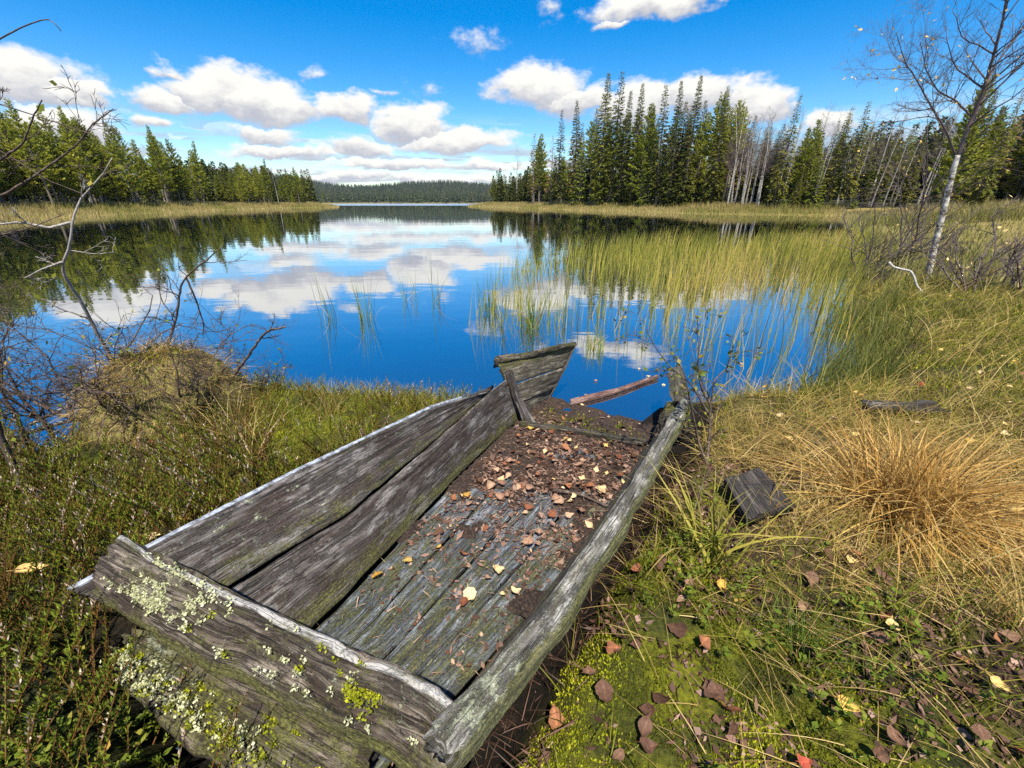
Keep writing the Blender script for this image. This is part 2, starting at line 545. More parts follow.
M['short_grass'] = leaf_mat('short_grass', [(0, (0.050, 0.066, 0.006)), (0.45, (0.150, 0.165, 0.014)), (0.75, (0.29, 0.235, 0.040)), (1, (0.42, 0.32, 0.11))], 0.3)
M['heather'] = leaf_mat('heather', [(0, (0.15, 0.070, 0.022)), (0.22, (0.12, 0.075, 0.018)), (0.36, (0.060, 0.078, 0.008)), (0.75, (0.180, 0.225, 0.018)), (0.88, (0.18, 0.17, 0.03)), (0.93, (0.30, 0.20, 0.15)), (1, (0.62, 0.52, 0.42))], 0.2)
M['moss'] = leaf_mat('moss', [(0, (0.06, 0.068, 0.008)), (0.5, (0.21, 0.235, 0.012)), (1, (0.42, 0.42, 0.022))], 0.25)
M['lichen'] = leaf_mat('lichen', [(0, (0.22, 0.23, 0.11)), (0.5, (0.42, 0.43, 0.24)), (1, (0.62, 0.62, 0.44))], 0.15)
M['green_leaf'] = leaf_mat('green_leaf', [(0, (0.045, 0.070, 0.010)), (0.5, (0.11, 0.15, 0.018)), (0.85, (0.19, 0.20, 0.03)), (1, (0.35, 0.22, 0.05))], 0.3, 0.6, spec=0.08)
M['litter'] = leaf_mat('litter', [(0, (0.035, 0.018, 0.012)), (0.45, (0.115, 0.062, 0.042)), (0.75, (0.26, 0.165, 0.125)), (1, (0.42, 0.30, 0.20))], 0.1)
M['yellow_leaf'] = leaf_mat('yellow_leaf', [(0, (0.40, 0.22, 0.04)), (0.5, (0.58, 0.40, 0.10)), (1, (0.66, 0.52, 0.26))], 0.25, objvar=0.9, spec=0.08, spots=True)
M['cream_leaf'] = leaf_mat('cream_leaf', [(0, (0.55, 0.40, 0.20)), (0.5, (0.66, 0.52, 0.31)), (1, (0.60, 0.40, 0.13))], 0.2, objvar=0.9, spec=0.08, spots=True)
M['pink_leaf'] = leaf_mat('faded_leaf', [(0, (0.17, 0.095, 0.065)), (0.5, (0.28, 0.17, 0.12)), (1, (0.42, 0.29, 0.20))], 0.15, objvar=0.9, spec=0.08, spots=True)
M['rust_leaf'] = leaf_mat('rust_leaf', [(0, (0.10, 0.035, 0.022)), (0.5, (0.20, 0.078, 0.042)), (1, (0.30, 0.14, 0.07))], 0.15, objvar=0.9, spec=0.08, spots=True)
M['brown_leaf'] = leaf_mat('brown_leaf', [(0, (0.050, 0.026, 0.018)), (0.5, (0.095, 0.052, 0.036)), (1, (0.17, 0.10, 0.065))], 0.1, objvar=0.9, spec=0.08, spots=True)
M['rust'] = bark_mat('rusty_iron', [(.3, (.05, .022, .012)), (.6, (.13, .05, .022)), (.8, (.22, .10, .05))], (300, 300, 300))
M['red_leaf'] = leaf_mat('red_leaf', [(0, (0.30, 0.05, 0.035)), (1, (0.42, 0.10, 0.06))], 0.2, spec=0.08, spots=True)


# ------------------------------------------------------------------ lake outline and the lie of the land
LAKE = np.array([(-9, 1.2), (-4.2, 1.55), (-3.0, 2.12), (-2.75, 2.75), (-2.45, 3.15), (-1.95, 3.35), (-1.55, 3.22), (-1.1, 3.2), (-0.67, 3.1), (-0.35, 2.98),
                 (0.1, 2.82), (0.6, 2.72), (0.95, 2.75), (1.25, 3.05), (1.88, 3.12), (2.4, 3.22), (2.86, 3.26), (3.3, 3.6), (3.95, 4.6), (4.95, 5.8),
                 (6.4, 8.0), (10.0, 12.4), (16, 19.3), (22, 28), (28, 37), (39, 53), (25.6, 62), (21, 74), (10.5, 100), (-7, 150), (-17, 174),
                 (-8, 232), (60, 330), (20, 450), (-150, 490), (-190, 330), (-95, 232), (-57.5, 151), (-61, 107), (-56.6, 83), (-50, 55.5), (-44, 39.5),
                 (-52, 30), (-66, 22), (-55, 8), (-25, -2.5)], float)


def lake_sd(x, y):
    """distance to the shoreline: positive on land, negative on the water"""
    x = np.asarray(x, float)
    y = np.asarray(y, float)
    best = np.full(x.shape, 1e9)
    ins = np.zeros(x.shape, bool)
    n = len(LAKE)
    for i in range(n):
        ax, ay = LAKE[i]
        bx, by = LAKE[(i + 1) % n]
        dx, dy = bx - ax, by - ay
        t = np.clip(((x - ax) * dx + (y - ay) * dy) / (dx * dx + dy * dy), 0, 1)
        best = np.minimum(best, np.hypot(x - ax - t * dx, y - ay - t * dy))
        cr = (ay > y) != (by > y)
        ins ^= cr & (x < (bx - ax) * (y - ay) / ((by - ay) if by != ay else 1e-9) + ax)
    return np.where(ins, -best, best)


BD = np.array([0.571, 0.821])      # boat axis towards the bow
BN = np.array([0.821, -0.571])     # across, towards the standing side on the right
BO = np.array([-0.62, 0.80])


def boat_st(x, y):
    return (x - BO[0]) * BD[0] + (y - BO[1]) * BD[1], (x - BO[0]) * BN[0] + (y - BO[1]) * BN[1]


def boat_mask(x, y, m=0.0):
    s, t = boat_st(x, y)
    tl = -0.62 + 0.10 * s
    tr = 0.52
    d = np.minimum(np.minimum(s + 0.22, 2.9 - s), np.minimum(t - tl, tr - t))
    return d + m


def height(x, y):
    x = np.asarray(x, float)
    y = np.asarray(y, float)
    sd = lake_sd(x, y)
    dist = np.hypot(x, y)
    near = 1 - sst(dist, 8, 30)
    bank = 0.24 * sst(sd, -0.06, 0.55) + 0.05 * sst(sd, 0.5, 3.0)
    bump = (fbm(x * 2.3, y * 2.3, 4, 3) - 0.5) * 0.16 + (fbm(x * 9, y * 9, 2, 9) - 0.5) * 0.03
    hn = bank + bump * sst(sd, 0.0, 0.35) + np.clip(sd - 3, 0, 40) * 0.012
    hf = 0.15 * sst(sd, -0.3, 1.0) + 0.75 * sst(sd, 1, 11) + np.clip(sd - 12, 0, 80) * 0.03 + (fbm(x * .2, y * .2, 3, 5) - .5) * .5 * sst(sd, 2, 12)
    h = hn * near + hf * (1 - near)
    w = -np.minimum(0.7, 0.02 + 0.33 * -sd)
    h = np.where(sd > 0, h, np.where(sd > -0.06, h * 0.5 - 0.01, w))
    # hollow that the boat lies in
    bm = boat_mask(x, y)
    k = sst(bm, -0.24, 0.03)
    tgt = np.minimum(h, 0.015)
    h = h * (1 - k) + tgt * k
    # hills beyond the far basin
    yy = np.clip(y, 300, 1e6)
    az = np.arctan2(x, yy)
    ridge = 46 * np.exp(-((az + 0.50) / 0.13) ** 2) + 30 * np.exp(-((az + 0.16) / 0.16) ** 2) + 20 + 16 * np.exp(-((az - 0.25) / 0.3) ** 2)
    rr = sst(np.hypot(x, y), 650, 1500)
    h = h + ridge * rr * sst(y, 100, 500) * (0.8 + 0.4 * fbm(x * .004, y * .004, 3, 8))
    return h


def zone_color(x, y):
    """ground colour: moss, straw, humus, forest floor, and shade painted in round the boat"""
    sd = lake_sd(x, y)
    n = fbm(x * 2.1, y * 2.1, 4, 21)
    n2 = fbm(x * 6.5, y * 6.5, 3, 33)
    c = np.zeros(x.shape + (3,))
    moss = np.array([0.125, 0.135, 0.010])
    hum = np.array([0.040, 0.028, 0.019])
    strw = np.array([0.20, 0.15, 0.06])
    dgrn = np.array([0.028, 0.034, 0.011])
    c[:] = hum
    f = sst(n, .42, .55)[..., None]
    c = c * (1 - f) + dgrn * f
    mossy = .8 * np.exp(-(((x - .40) / .42) ** 2 + ((y - .72) / .40) ** 2)) * (.4 + 1.2 * sst(n2, .38, .58)) + 0.7 * np.exp(-(((x + 1.3) / .5) ** 2 + ((y - 2.3) / .5) ** 2)) + sst(n2, .5, .62) * .45
    f = np.clip(mossy, 0, 1)[..., None]
    c = c * (1 - f) + moss * f
    st = sst(x, .75, 1.25) * sst(y, .9, 1.25) * (0.45 + 0.55 * sst(n2, .35, .6)) * (.25 + .75 * np.clip(1.3 - np.hypot((x - 2.0) / 1.3, (y - 1.5) / .8), 0, 1))
    f = np.clip(st * (1 - sst(np.hypot(x, y), 3.5, 6) * .5), 0, 1)[..., None]
    c = c * (1 - f) + strw * f
    far = sst(np.hypot(x, y), 9, 22)
    meadow = np.array([0.19, 0.155, 0.05])
    floor = np.array([0.030, 0.032, 0.014])
    k = sst(sd, 7, 13)[..., None]
    fc = meadow * (1 - k) + floor * k
    c = c * (1 - far[..., None]) + fc * far[..., None]
    k = sst(sd, 0.02, -0.10)[..., None]
    c = c * (1 - k) + np.array([0.035, 0.026, 0.014]) * k
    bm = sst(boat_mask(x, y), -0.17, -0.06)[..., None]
    c = c * (1 - bm) + np.array([0.010, 0.008, 0.006]) * bm  # shade under the hull and rail, painted into the ground colour
    return c


def build_ground():
    def axis(lo, hi, n, k, c=0.0):
        a, b = math.asinh((lo - c) / k), math.asinh((hi - c) / k)
        return np.sinh(np.linspace(a, b, n)) * k + c
    X = axis(-4000, 4000, 640, 1.1, 0.4)
    Y = axis(-300, 5000, 620, 1.1, 1.6)
    gx, gy = np.meshgrid(X, Y)
    gz = height(gx, gy)
    nx, ny = len(X), len(Y)
    i = (np.arange(ny - 1)[:, None] * nx + np.arange(nx - 1)[None, :]).ravel()
    Q = np.stack([i, i + 1, i + nx + 1, i + nx], 1)
    V = np.stack([gx, gy, gz], -1).reshape(-1, 3)
    m, N = new_mat('ground_cover')
    a = N.n('ShaderNodeAttribute', attribute_name='gcol').outputs['Color']
    tc = N.n('ShaderNodeTexCoord').outputs['Object']
    n1 = N.noise(tc, 55.0, 6, 0.7)
    n2 = N.noise(tc, 8.0, 5, 0.6)
    c = N.mix(1.0, a, N.ramp(n1, [(0.3, (0.35, 0.35, 0.35)), (0.5, (1, 1, 1)), (0.7, (1.9, 1.8, 1.6))]), 'MULTIPLY')
    c = N.mix(N.ss(n2, 0.55, 0.7, 0, 0.5), c, (0.05, 0.034, 0.022))
    b = N.n('ShaderNodeBump', {'Height': N.math('ADD', n1, n2), 'Strength': 1.0, 'Distance': 0.03}).outputs[0]
    p = N.n('ShaderNodeBsdfPrincipled', {'Base Color': c, 'Roughness': 0.9, 'Normal': b, 'Specular IOR Level': 0.15})
    finish(N, p.outputs[0])
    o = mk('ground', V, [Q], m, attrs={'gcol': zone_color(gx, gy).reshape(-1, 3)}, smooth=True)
    tag(o, 'mossy lake bank and forest floor round the water', None, None, 'structure')


def build_water():
    m, N = new_mat('lake_water')
    tc = N.n('ShaderNodeTexCoord').outputs['Object']
    n1 = N.noise(N.vmath('MULTIPLY', tc, (0.9, 1.6, 1)), 1.0, 3, 0.5)
    n2 = N.noise(N.vmath('MULTIPLY', tc, (0.05, 0.30, 1)), 1.0, 3, 0.5)
    sy = N.n('ShaderNodeSeparateXYZ', {0: tc}).outputs[1]
    far = N.ss(sy, 165.0, 260.0)
    h = N.math('ADD', N.math('MULTIPLY', n1, 0.006), N.math('MULTIPLY', n2, 0.012))
    b = N.n('ShaderNodeBump', {'Height': h, 'Strength': 0.45, 'Distance': 1.0}).outputs[0]
    fr = N.n('ShaderNodeLayerWeight', {'Blend': 0.5, 'Normal': b}).outputs['Facing']
    fac = N.math('ADD', 0.46, N.math('MULTIPLY', N.math('POWER', fr, 3.0), 0.54), clamp=True)
    g = N.n('ShaderNodeBsdfGlossy', {'Color': (0.97, 0.98, 1.0), 'Roughness': N.math('MULTIPLY_ADD', far, 0.22, 0.012), 'Normal': b})
    dd = N.n('ShaderNodeBsdfDiffuse', {'Color': (0.010, 0.016, 0.022)})
    tr = N.n('ShaderNodeBsdfTransparent', {'Color': (0.42, 0.30, 0.16)})
    body = N.n('ShaderNodeMixShader', {0: 0.35, 1: dd.outputs[0], 2: tr.outputs[0]})
    mx = N.n('ShaderNodeMixShader', {0: fac, 1: body.outputs[0], 2: g.outputs[0]})
    finish(N, mx.outputs[0])
    V = [(-420, -60, 0), (420, -60, 0), (420, 620, 0), (-420, 620, 0)]
    o = mk('lake_water', V, [[(0, 1, 2, 3)]], m)
    tag(o, 'still blue lake water mirroring sky and trees', None, None, 'structure')


build_ground()
build_water()


def build_haze():
    x0, x1, y0, y1, z0, z1 = -4050, 4050, -350, 5050, -1.8, 105
    V = [(x0, y0, z0), (x1, y0, z0), (x1, y1, z0), (x0, y1, z0), (x0, y0, z1), (x1, y0, z1), (x1, y1, z1), (x0, y1, z1)]
    F = [(0, 3, 2, 1), (4, 5, 6, 7), (0, 1, 5, 4), (1, 2, 6, 5), (2, 3, 7, 6), (3, 0, 4, 7)]
    m, N = new_mat('thin_air')
    o = N.n('ShaderNodeOutputMaterial')
    v = N.n('ShaderNodeVolumePrincipled', {'Color': (0.45, 0.68, 1.0), 'Density': 0.00004, 'Anisotropy': 0.0})
    N.nt.links.new(v.outputs[0], o.inputs['Volume'])
    ob = mk('haze', V, [F], m)
    tag(ob, 'thin bluish air over the lake and the far woods', 'haze', None, 'stuff')


build_haze()


def hz(x, y):
    return float(height(np.array([x]), np.array([y]))[0])


# ------------------------------------------------------------------ trees
def kites(acc, P, D, L, W, U, rnd):
    """needle sprays: flat kites from P along D, width W, in the plane of D and U"""
    D = norm(D)
    S = norm(np.cross(D, U))
    V = np.stack([P, P + D * (L * .45)[:, None] + S * (W / 2)[:, None], P + D * L[:, None], P + D * (L * .45)[:, None] - S * (W / 2)[:, None]], 1)
    i = np.arange(len(P))[:, None] * 4
    acc.add(V.reshape(-1, 3), None, i + np.arange(4)[None, :], np.repeat(rnd, 4))


def conifer(name, seed, H, c0, Rad, power, dz, nb, pitch_top, pitch_low, sprays, sl, sw, style, mat, drop=0.1, lean=0.02, dead=6, tr=0.0125):
    rng = np.random.default_rng(seed)
    root = thing(name, (0, 0, 0), None, 'tree')
    tk = Acc()
    zz = np.linspace(-0.4, H, 14)
    lx = lean * H * (zz / H) ** 2 * rng.normal() + 0.04 * np.sin(zz * .6 + seed)
    ly = lean * H * (zz / H) ** 2 * rng.normal()
    tube(tk, np.stack([lx, ly, zz], 1), np.interp(zz, [0, H], [tr * H, 0.012]), 7)
    cr = Acc()
    z = c0 * H
    P, D, L, W, U, RN = [], [], [], [], [], []
    while z < H * 0.992:
        t = (z - c0 * H) / (H - c0 * H)
        tx, ty = np.interp(z, zz, lx), np.interp(z, zz, ly)
        n = max(4, int(round(nb * (1 - 0.3 * t))))
        a0 = rng.uniform(0, 6.28)
        for k in range(n):
            if rng.random() < drop:
                continue
            a = a0 + k * 6.283 / n + rng.normal() * .25
            Lb = Rad * ((1 - t) ** power + 0.055) * rng.uniform(0.62, 1.18) * (1 - 0.35 * max(0, 0.15 - t) / 0.15)
            pit = R(pitch_low + (pitch_top - pitch_low) * t + rng.normal() * 7)
            d = np.array([math.cos(a) * math.cos(pit), math.sin(a) * math.cos(pit), math.sin(pit)])
            b0 = np.array([tx, ty, z + rng.normal() * dz * .25])
            if Lb > 0.5:
                tube(tk, [b0, b0 + d * Lb * .5, b0 + d * Lb * .85], [0.022 * Lb / 1.5 + .008, .012, .006], 3, cap=False)
            ns = max(4, int(Lb * sprays))
            s = np.sqrt(rng.uniform(0.04, 1, ns))
            pos = b0 + d * (s * Lb)[:, None]
            if style == 'spruce':
                pos[:, 2] -= 0.10 * (s * Lb) ** 2 * (1 - t)
                an = a + rng.choice([-1, 1], ns) * rng.uniform(.1, 1.0, ns)
                dd = np.stack([np.cos(an), np.sin(an), rng.uniform(-.75, .1, ns)], 1)
                uu = np.stack([rng.normal(size=ns) * .5, rng.normal(size=ns) * .5, np.ones(ns)], 1)
            else:
                pos[:, 2] += 0.10 * (s * Lb) ** 2 * .6
                an = a + rng.normal(size=ns) * .9
                dd = np.stack([np.cos(an), np.sin(an), rng.uniform(.1, 1.3, ns)], 1)
                uu = rng.normal(size=(ns, 3))
            P.append(pos)
            D.append(dd)
            ll = sl * rng.uniform(.6, 1.3, ns) * (0.42 + 0.58 * (1 - t))
            L.append(ll)
            W.append(ll * sw * rng.uniform(.7, 1.3, ns))
            U.append(uu)
            RN.append(np.clip(rng.normal(.5, .2) + rng.normal(size=ns) * .14, 0, 1))
        z += dz * rng.uniform(.7, 1.25) * (1 - .60 * t)
    kites(cr, np.concatenate(P), np.concatenate(D), np.concatenate(L), np.concatenate(W), np.concatenate(U), np.concatenate(RN))
    for k in range(dead):
        a = rng.uniform(0, 6.28)
        z0 = rng.uniform(.06, c0 + .12) * H
        b0 = np.array([0, 0, z0])
        Lb = rng.uniform(.5, 1.2)
        tube(tk, [b0, b0 + np.array([math.cos(a) * Lb, math.sin(a) * Lb, -.1 * Lb])], [.014, .004], 3, cap=False)
    tk.build('trunk', M['conifer_bark'], root)
    cr.build('crown', mat, root)
    root['h'] = H
    return root


def grow(rng, acc, p, d, L, r, depth, opts, tips=None, rnd=.5):
    """recursive bare branching"""
    n = opts['seg'][depth]
    pts = [np.array(p, float)]
    d = norm(d)
    dirs = []
    for i in range(n):
        d = norm(d + rng.normal(size=3) * opts['wig'][depth] + np.array([0, 0, opts['up'][depth]]))
        pts.append(pts[-1] + d * L / n)
        dirs.append(d)
    rad = r * np.linspace(1, opts['tap'][depth], n + 1)
    tube(acc, pts, rad, opts['sides'][depth], rnd, cap=depth == 0)
    if depth + 1 < len(opts['seg']):
        for k in range(opts['kids'][depth]):
            f = rng.uniform(opts['start'][depth], 1.0)
            i = min(n - 1, int(f * n))
            q = pts[i] + (pts[i + 1] - pts[i]) * (f * n - i)
            sd = norm(np.cross(dirs[i], rng.normal(size=3)))
            sp = opts['spread'][depth] * rng.uniform(.7, 1.3)
            nd = norm(dirs[i] * math.cos(sp) + sd * math.sin(sp))
            grow(rng, acc, q, nd, L * opts['len'][depth] * rng.uniform(.6, 1.25) * (1.15 - .45 * f), max(.0012, r * opts['rk'][depth] * (1.1 - .5 * f)), depth + 1, opts, tips, rnd)
    if tips is not None and depth >= len(opts['seg']) - 2:
        for q, dd in zip(pts[1:], dirs):
            tips.append((q, dd))


def bare_birch(name, seed, H):
    rng = np.random.default_rng(seed)
    root = thing(name, (0, 0, 0), None, 'tree')
    tk, cr = Acc(), Acc()
    zz = np.linspace(-.4, H, 12)
    lx = .05 * H * (zz / H) ** 2 * rng.normal() + .08 * np.sin(zz * .5 + seed)
    ly = .05 * H * (zz / H) ** 2 * rng.normal()
    tube(tk, np.stack([lx, ly, zz], 1), np.interp(zz, [0, H], [.011 * H, .012]), 6)
    op = dict(seg=[4, 3, 2], wig=[.12, .18, .2], up=[.06, .03, -.02], tap=[.3, .4, .5], sides=[3, 3, 3], kids=[7, 5, 0], start=[.15, .1, 0], spread=[.6, .7, 0], len=[.5, .5, 0], rk=[.5, .6, 0])
    for k in range(22):
        z = H * rng.uniform(.35, .98)
        a = rng.uniform(0, 6.28)
        t = z / H
        b = np.array([np.interp(z, zz, lx), np.interp(z, zz, ly), z])
        grow(rng, cr, b, (math.cos(a), math.sin(a), 1.0), H * .24 * (1.25 - t), .022 * (1.3 - t), 0, op, rnd=rng.random())
    tk.build('trunk', M['birch_bark'], root)
    cr.build('crown', M['twig'], root)
    root['h'] = H
    return root


def protos():
    T = {}
    T['pine'] = [conifer('pine_tree', 10 + i, 11, [.22, .3, .16, .28][i], [1.75, 1.6, 1.9, 1.5][i], [.62, .7, .55, .8][i], .38, 7, 62, 8, 20, .44, .44, 'pine', M['pine'], .12, .02, 9) for i in range(4)]
    sp = ((.10, 1.9, .85, .30, 8), (.16, 1.6, .72, .34, 7), (.22, 1.75, .8, .40, 7), (.08, 2.1, .95, .28, 8), (.30, 1.5, .62, .45, 6), (.14, 2.0, 1.1, .33, 7), (.05, 1.7, .78, .26, 8))
    T['spruce'] = [conifer('spruce_tree', 30 + i, 17, c0, rd, pw, dz, nb, [28, 20, 35, 15, 30, 25, 32][i], [-28, -35, -20, -32, -25, -40, -22][i], [19, 16, 15, 22, 12, 17, 24][i], [.50, .55, .60, .45, .62, .52, .42][i], .36, 'spruce', M['spruce'], [.10, .18, .25, .08, .38, .22, .12][i], .012, 12) for i, (c0, rd, pw, dz, nb) in enumerate(sp)]
    T['young'] = [conifer('young_conifer', 50 + i, 9, .04, [1.9, 1.6][i], [.8, .9][i], .30, 8, 45, -8, 18, .36, .36, 'spruce', M['young'], .08, .01, 2) for i in range(2)]
    T['tallpine'] = [conifer('tall_pine', 60 + i, 16, [.48, .42][i], [1.9, 1.7][i], [.45, .5][i], .42, 7, 55, 0, 17, .5, .44, 'pine', M['pine'], .25, .03, 14) for i in range(2)]
    T['rusty'] = [conifer('rusty_conifer', 70 + i, 13, .25, 1.5, .7, .45, 6, 40, -10, 10, .42, .4, 'spruce', M['rusty'], .3, .01, 8) for i in range(2)]
    T['birch'] = [bare_birch('bare_birch', 80 + i, 12) for i in range(4)]
    return T


PROTO = protos()
USED = set()
NTREE = {}
OCC = []


def place_tree(kind, x, y, h, label, group, rng, wide=1.0, lean=None):
    lst = PROTO[kind]
    src = lst[int(rng.integers(len(lst)))]
    if src.name not in USED:
        USED.add(src.name)
        o = src
    else:
        o = dup(src)
    s = h / src['h']
    o.location = (x, y, hz(x, y) - .05)
    o.scale = (s * wide, s * wide, s)
    o.rotation_euler = (rng.normal() * .02, rng.normal() * .02 if lean is None else lean, rng.uniform(0, 6.28) if lean is None else 0)
    tag(o, label, 'tree', group)
    OCC.append((x, y))
    return o


def tip_tree(kind, px, py, Y, label, rng, group=None, wide=1.0):
    p = atY(px, py, Y)
    while lake_sd(p[0], p[1]) < 6.5:
        Y *= 1.02
        p = atY(px, py, Y)
    place_tree(kind, p[0], p[1], p[2] - hz(p[0], p[1]) + .05, label, group, rng, wide)


def build_forest():
    rng = np.random.default_rng(5)
    # right-hand wood: the spires one can tell apart
    heroes = [('spruce', 535, 133, 100, 'slim spruce spire at the lake end of the tall wood'),
              ('spruce', 561, 109, 92, 'dark spruce standing just behind the rusty dead conifer'),
              ('spruce', 580, 101, 90, 'pointed spruce between the rusty conifer and the twin spires'),
              ('spruce', 609, 71, 80, 'tallest dark spruce, nearer of the twin spires above the cloud'),
              ('spruce', 621, 72, 83, 'tall dark spruce, farther of the twin spires above the cloud'),
              ('spruce', 629, 90, 79, 'thin spruce close against the twin spires'),
              ('spruce', 643, 82, 80, 'lone thin spruce spire with sky on both sides'),
              ('spruce', 671, 84, 78, 'full spruce beside the pale bare-topped conifer'),
              ('spruce', 686, 80, 76, 'ragged spruce rising behind the pale conifer'),
              ('spruce', 701, 75, 75, 'tall spire spruce over the pale birch trunks'),
              ('spruce', 731, 85, 72, 'broad spruce at the end of the row of tall spires'),
              ('tallpine', 741, 101, 72, 'ragged pine leaning on the last broad spruce'),
              ('spruce', 798, 94, 62, 'solitary spruce spire rising out of the bare birches'),
              ('spruce', 874, 101, 52, 'dark leaning spruce behind the bare birches by the meadow'),
              ('spruce', 852, 106, 55, 'smaller dark spruce among bare birches by the meadow'),
              ('rusty', 553, 135, 88, 'rusty brown dying conifer near the lake end of the wood'),
              ('rusty', 576, 140, 86, 'reddish conifer low among dark spruces'),
              ('rusty', 690, 104, 74, 'pale tan thin-needled conifer between two dark spires'),
              ('young', 612, 128, 76, 'bright green conical conifer at the foot of the twin spires'),
              ('young', 583, 138, 80, 'bright green conifer beside the reddish conifer'),
              ('young', 656, 135, 72, 'yellow-green conifer under the lone thin spire'),
              ('young', 824, 160, 52, 'low bright green conifer at the meadow edge'),
              ('pine', 992, 78, 33, 'big full green pine behind the white birch'),
              ('spruce', 1016, 100, 30, 'dark green spruce past the big full pine')]
    for k, px, py, Y, lab in heroes:
        tip_tree(k, px, py, Y, lab, rng, wide=1.0)
    # tree-line heights of the right-hand wood: photo column -> top
    cx = [470, 490, 510, 530, 560, 600, 640, 680, 720, 760, 800, 850, 900, 950, 1000, 1100]
    cy = [186, 172, 158, 140, 126, 108, 106, 102, 100, 112, 110, 106, 98, 94, 86, 72]
    cD = [182, 155, 128, 112, 98, 88, 82, 76, 73, 68, 62, 57, 52, 46, 42, 36]
    names = {'spruce': ('dark spruce in the wood on the right-hand shore', 'spruces of the right-hand wood'),
             'tallpine': ('long-trunked pine in the wood on the right-hand shore', 'pines of the right-hand wood'),
             'young': ('low green conifer along the edge of the right-hand wood', 'low conifers of the right-hand wood'),
             'birch': ('bare white-trunked birch in the wood on the right-hand shore', 'bare birches of the right-hand wood'),
             'rusty': ('rusty conifer in the wood on the right-hand shore', 'rusty conifers of the right-hand wood'),
             'pine': ('green pine in the wood on the right-hand shore', 'green pines of the right-hand wood')}
    for k in range(220):
        px = rng.uniform(470, 1130)
        Y = np.interp(px, cx, cD) * (1.0 + abs(rng.normal()) * .22)
        top = np.interp(px, cx, cy) + rng.uniform(-6, 34)
        r = rng.random()
        birchy = sst(np.array(px), 700, 800) * (1 - .4 * sst(np.array(px), 930, 1000))
        if birchy > .3 and r > .45:
            top += 8 * birchy
        if r < .12 + .50 * birchy:
            kind = 'birch'
        elif r < .30 + .38 * birchy:
            kind = 'tallpine'
        elif r < .38 + .34 * birchy:
            kind = 'rusty'
        elif r < .55 + .2 * birchy:
            kind = 'pine'
        else:
            kind = 'spruce'
        p = atY(px, top, Y)
        if lake_sd(p[0], p[1]) < 7:
            continue
        h = p[2] - hz(p[0], p[1])
        place_tree(kind, p[0], p[1], max(4, h), *names[kind], rng, wide=1.1 if kind != 'birch' else 1)
    for k in range(44):
        px = rng.uniform(742, 925)
        Y = np.interp(px, cx, cD) * rng.uniform(.95, 1.04)
        p = atY(px, np.interp(px, cx, cy) + rng.uniform(-6, 26), Y)
        if lake_sd(p[0], p[1]) < 7:
            continue
        place_tree('birch', p[0], p[1], p[2] - hz(p[0], p[1]), 'bare pale-trunked birch along the front of the wood behind the meadow', 'bare birches fronting the right-hand wood', rng)
    # low fringe along the foot of the wood
    for k in range(80):
        px = rng.uniform(475, 1130)
        Y = np.interp(px, cx, cD) * rng.uniform(.96, 1.06)
        p = atY(px, 200, Y)
        if lake_sd(p[0], p[1]) < 7:
            continue
        kind = 'young' if rng.random() < .5 else 'spruce'
        lab = ('low green conifer along the edge of the right-hand wood', 'low conifers of the right-hand wood') if kind == 'young' else ('small dark spruce along the foot of the right-hand wood', 'small spruces of the right-hand wood')
        place_tree(kind, p[0], p[1], rng.uniform(2.5, 5.5), *lab, rng, wide=1.5)
    # left-hand wood of young pines
    lx = [-160, 0, 12, 57, 109, 145, 188, 219, 260, 293, 312, 322]
    ly = [70, 110, 103, 110, 126, 128, 144, 158, 162, 170, 179, 194]
    lD = [36, 50, 52, 60, 69, 76, 90, 102, 120, 142, 155, 160]
    lead = {12: 'tall pine nearest the near end of the left-hand wood', 57: 'pointed pine topping the near part of the left-hand wood',
            109: 'thin-topped pine in the middle of the left-hand wood', 145: 'pointed pine standing higher than its neighbours over the left shore',
            188: 'dark pine where the left-hand wood starts to fall away', 260: 'pine rising a little over the far third of the left-hand wood',
            293: 'small pine near the tip of the left-hand point', 322: 'last pine at the very tip of the left-hand point'}
    for px, lab in lead.items():
        tip_tree('pine', px, np.interp(px, lx, ly) - 3, np.interp(px, lx, lD), lab, rng)
    for k in range(260):
        px = rng.uniform(-160, 326)
        Y = np.interp(px, lx, lD) * (1.0 + abs(rng.normal()) * .20)
        top = np.interp(px, lx, ly) + rng.uniform(0, 28)
        p = atY(px, top, Y)
        if lake_sd(p[0], p[1]) < 8:
            continue
        h = p[2] - hz(p[0], p[1])
        r = rng.random()
        kind, lab, gr = ('pine', 'young green pine in the wood on the left-hand shore', 'pines of the left-hand wood')
        if r > .86:
            kind, lab, gr = ('birch', 'bare birch among the pines of the left-hand shore', 'bare birches of the left-hand wood')
        elif r > .76:
            kind, lab, gr = ('young', 'low conifer among the pines of the left-hand shore', 'low conifers of the left-hand wood')
            h *= rng.uniform(.4, .7)
        place_tree(kind, p[0], p[1], max(2.5, h), lab, gr, rng, wide=1.15)
    # prototypes nobody used
    for lst in PROTO.values():
        for src in lst:
            if src.name not in USED:
                for c in list(src.children):
                    bpy.data.objects.remove(c)
                bpy.data.objects.remove(src)
    for o in list(COL.objects):
        if 'h' in o.keys():
            del o['h']


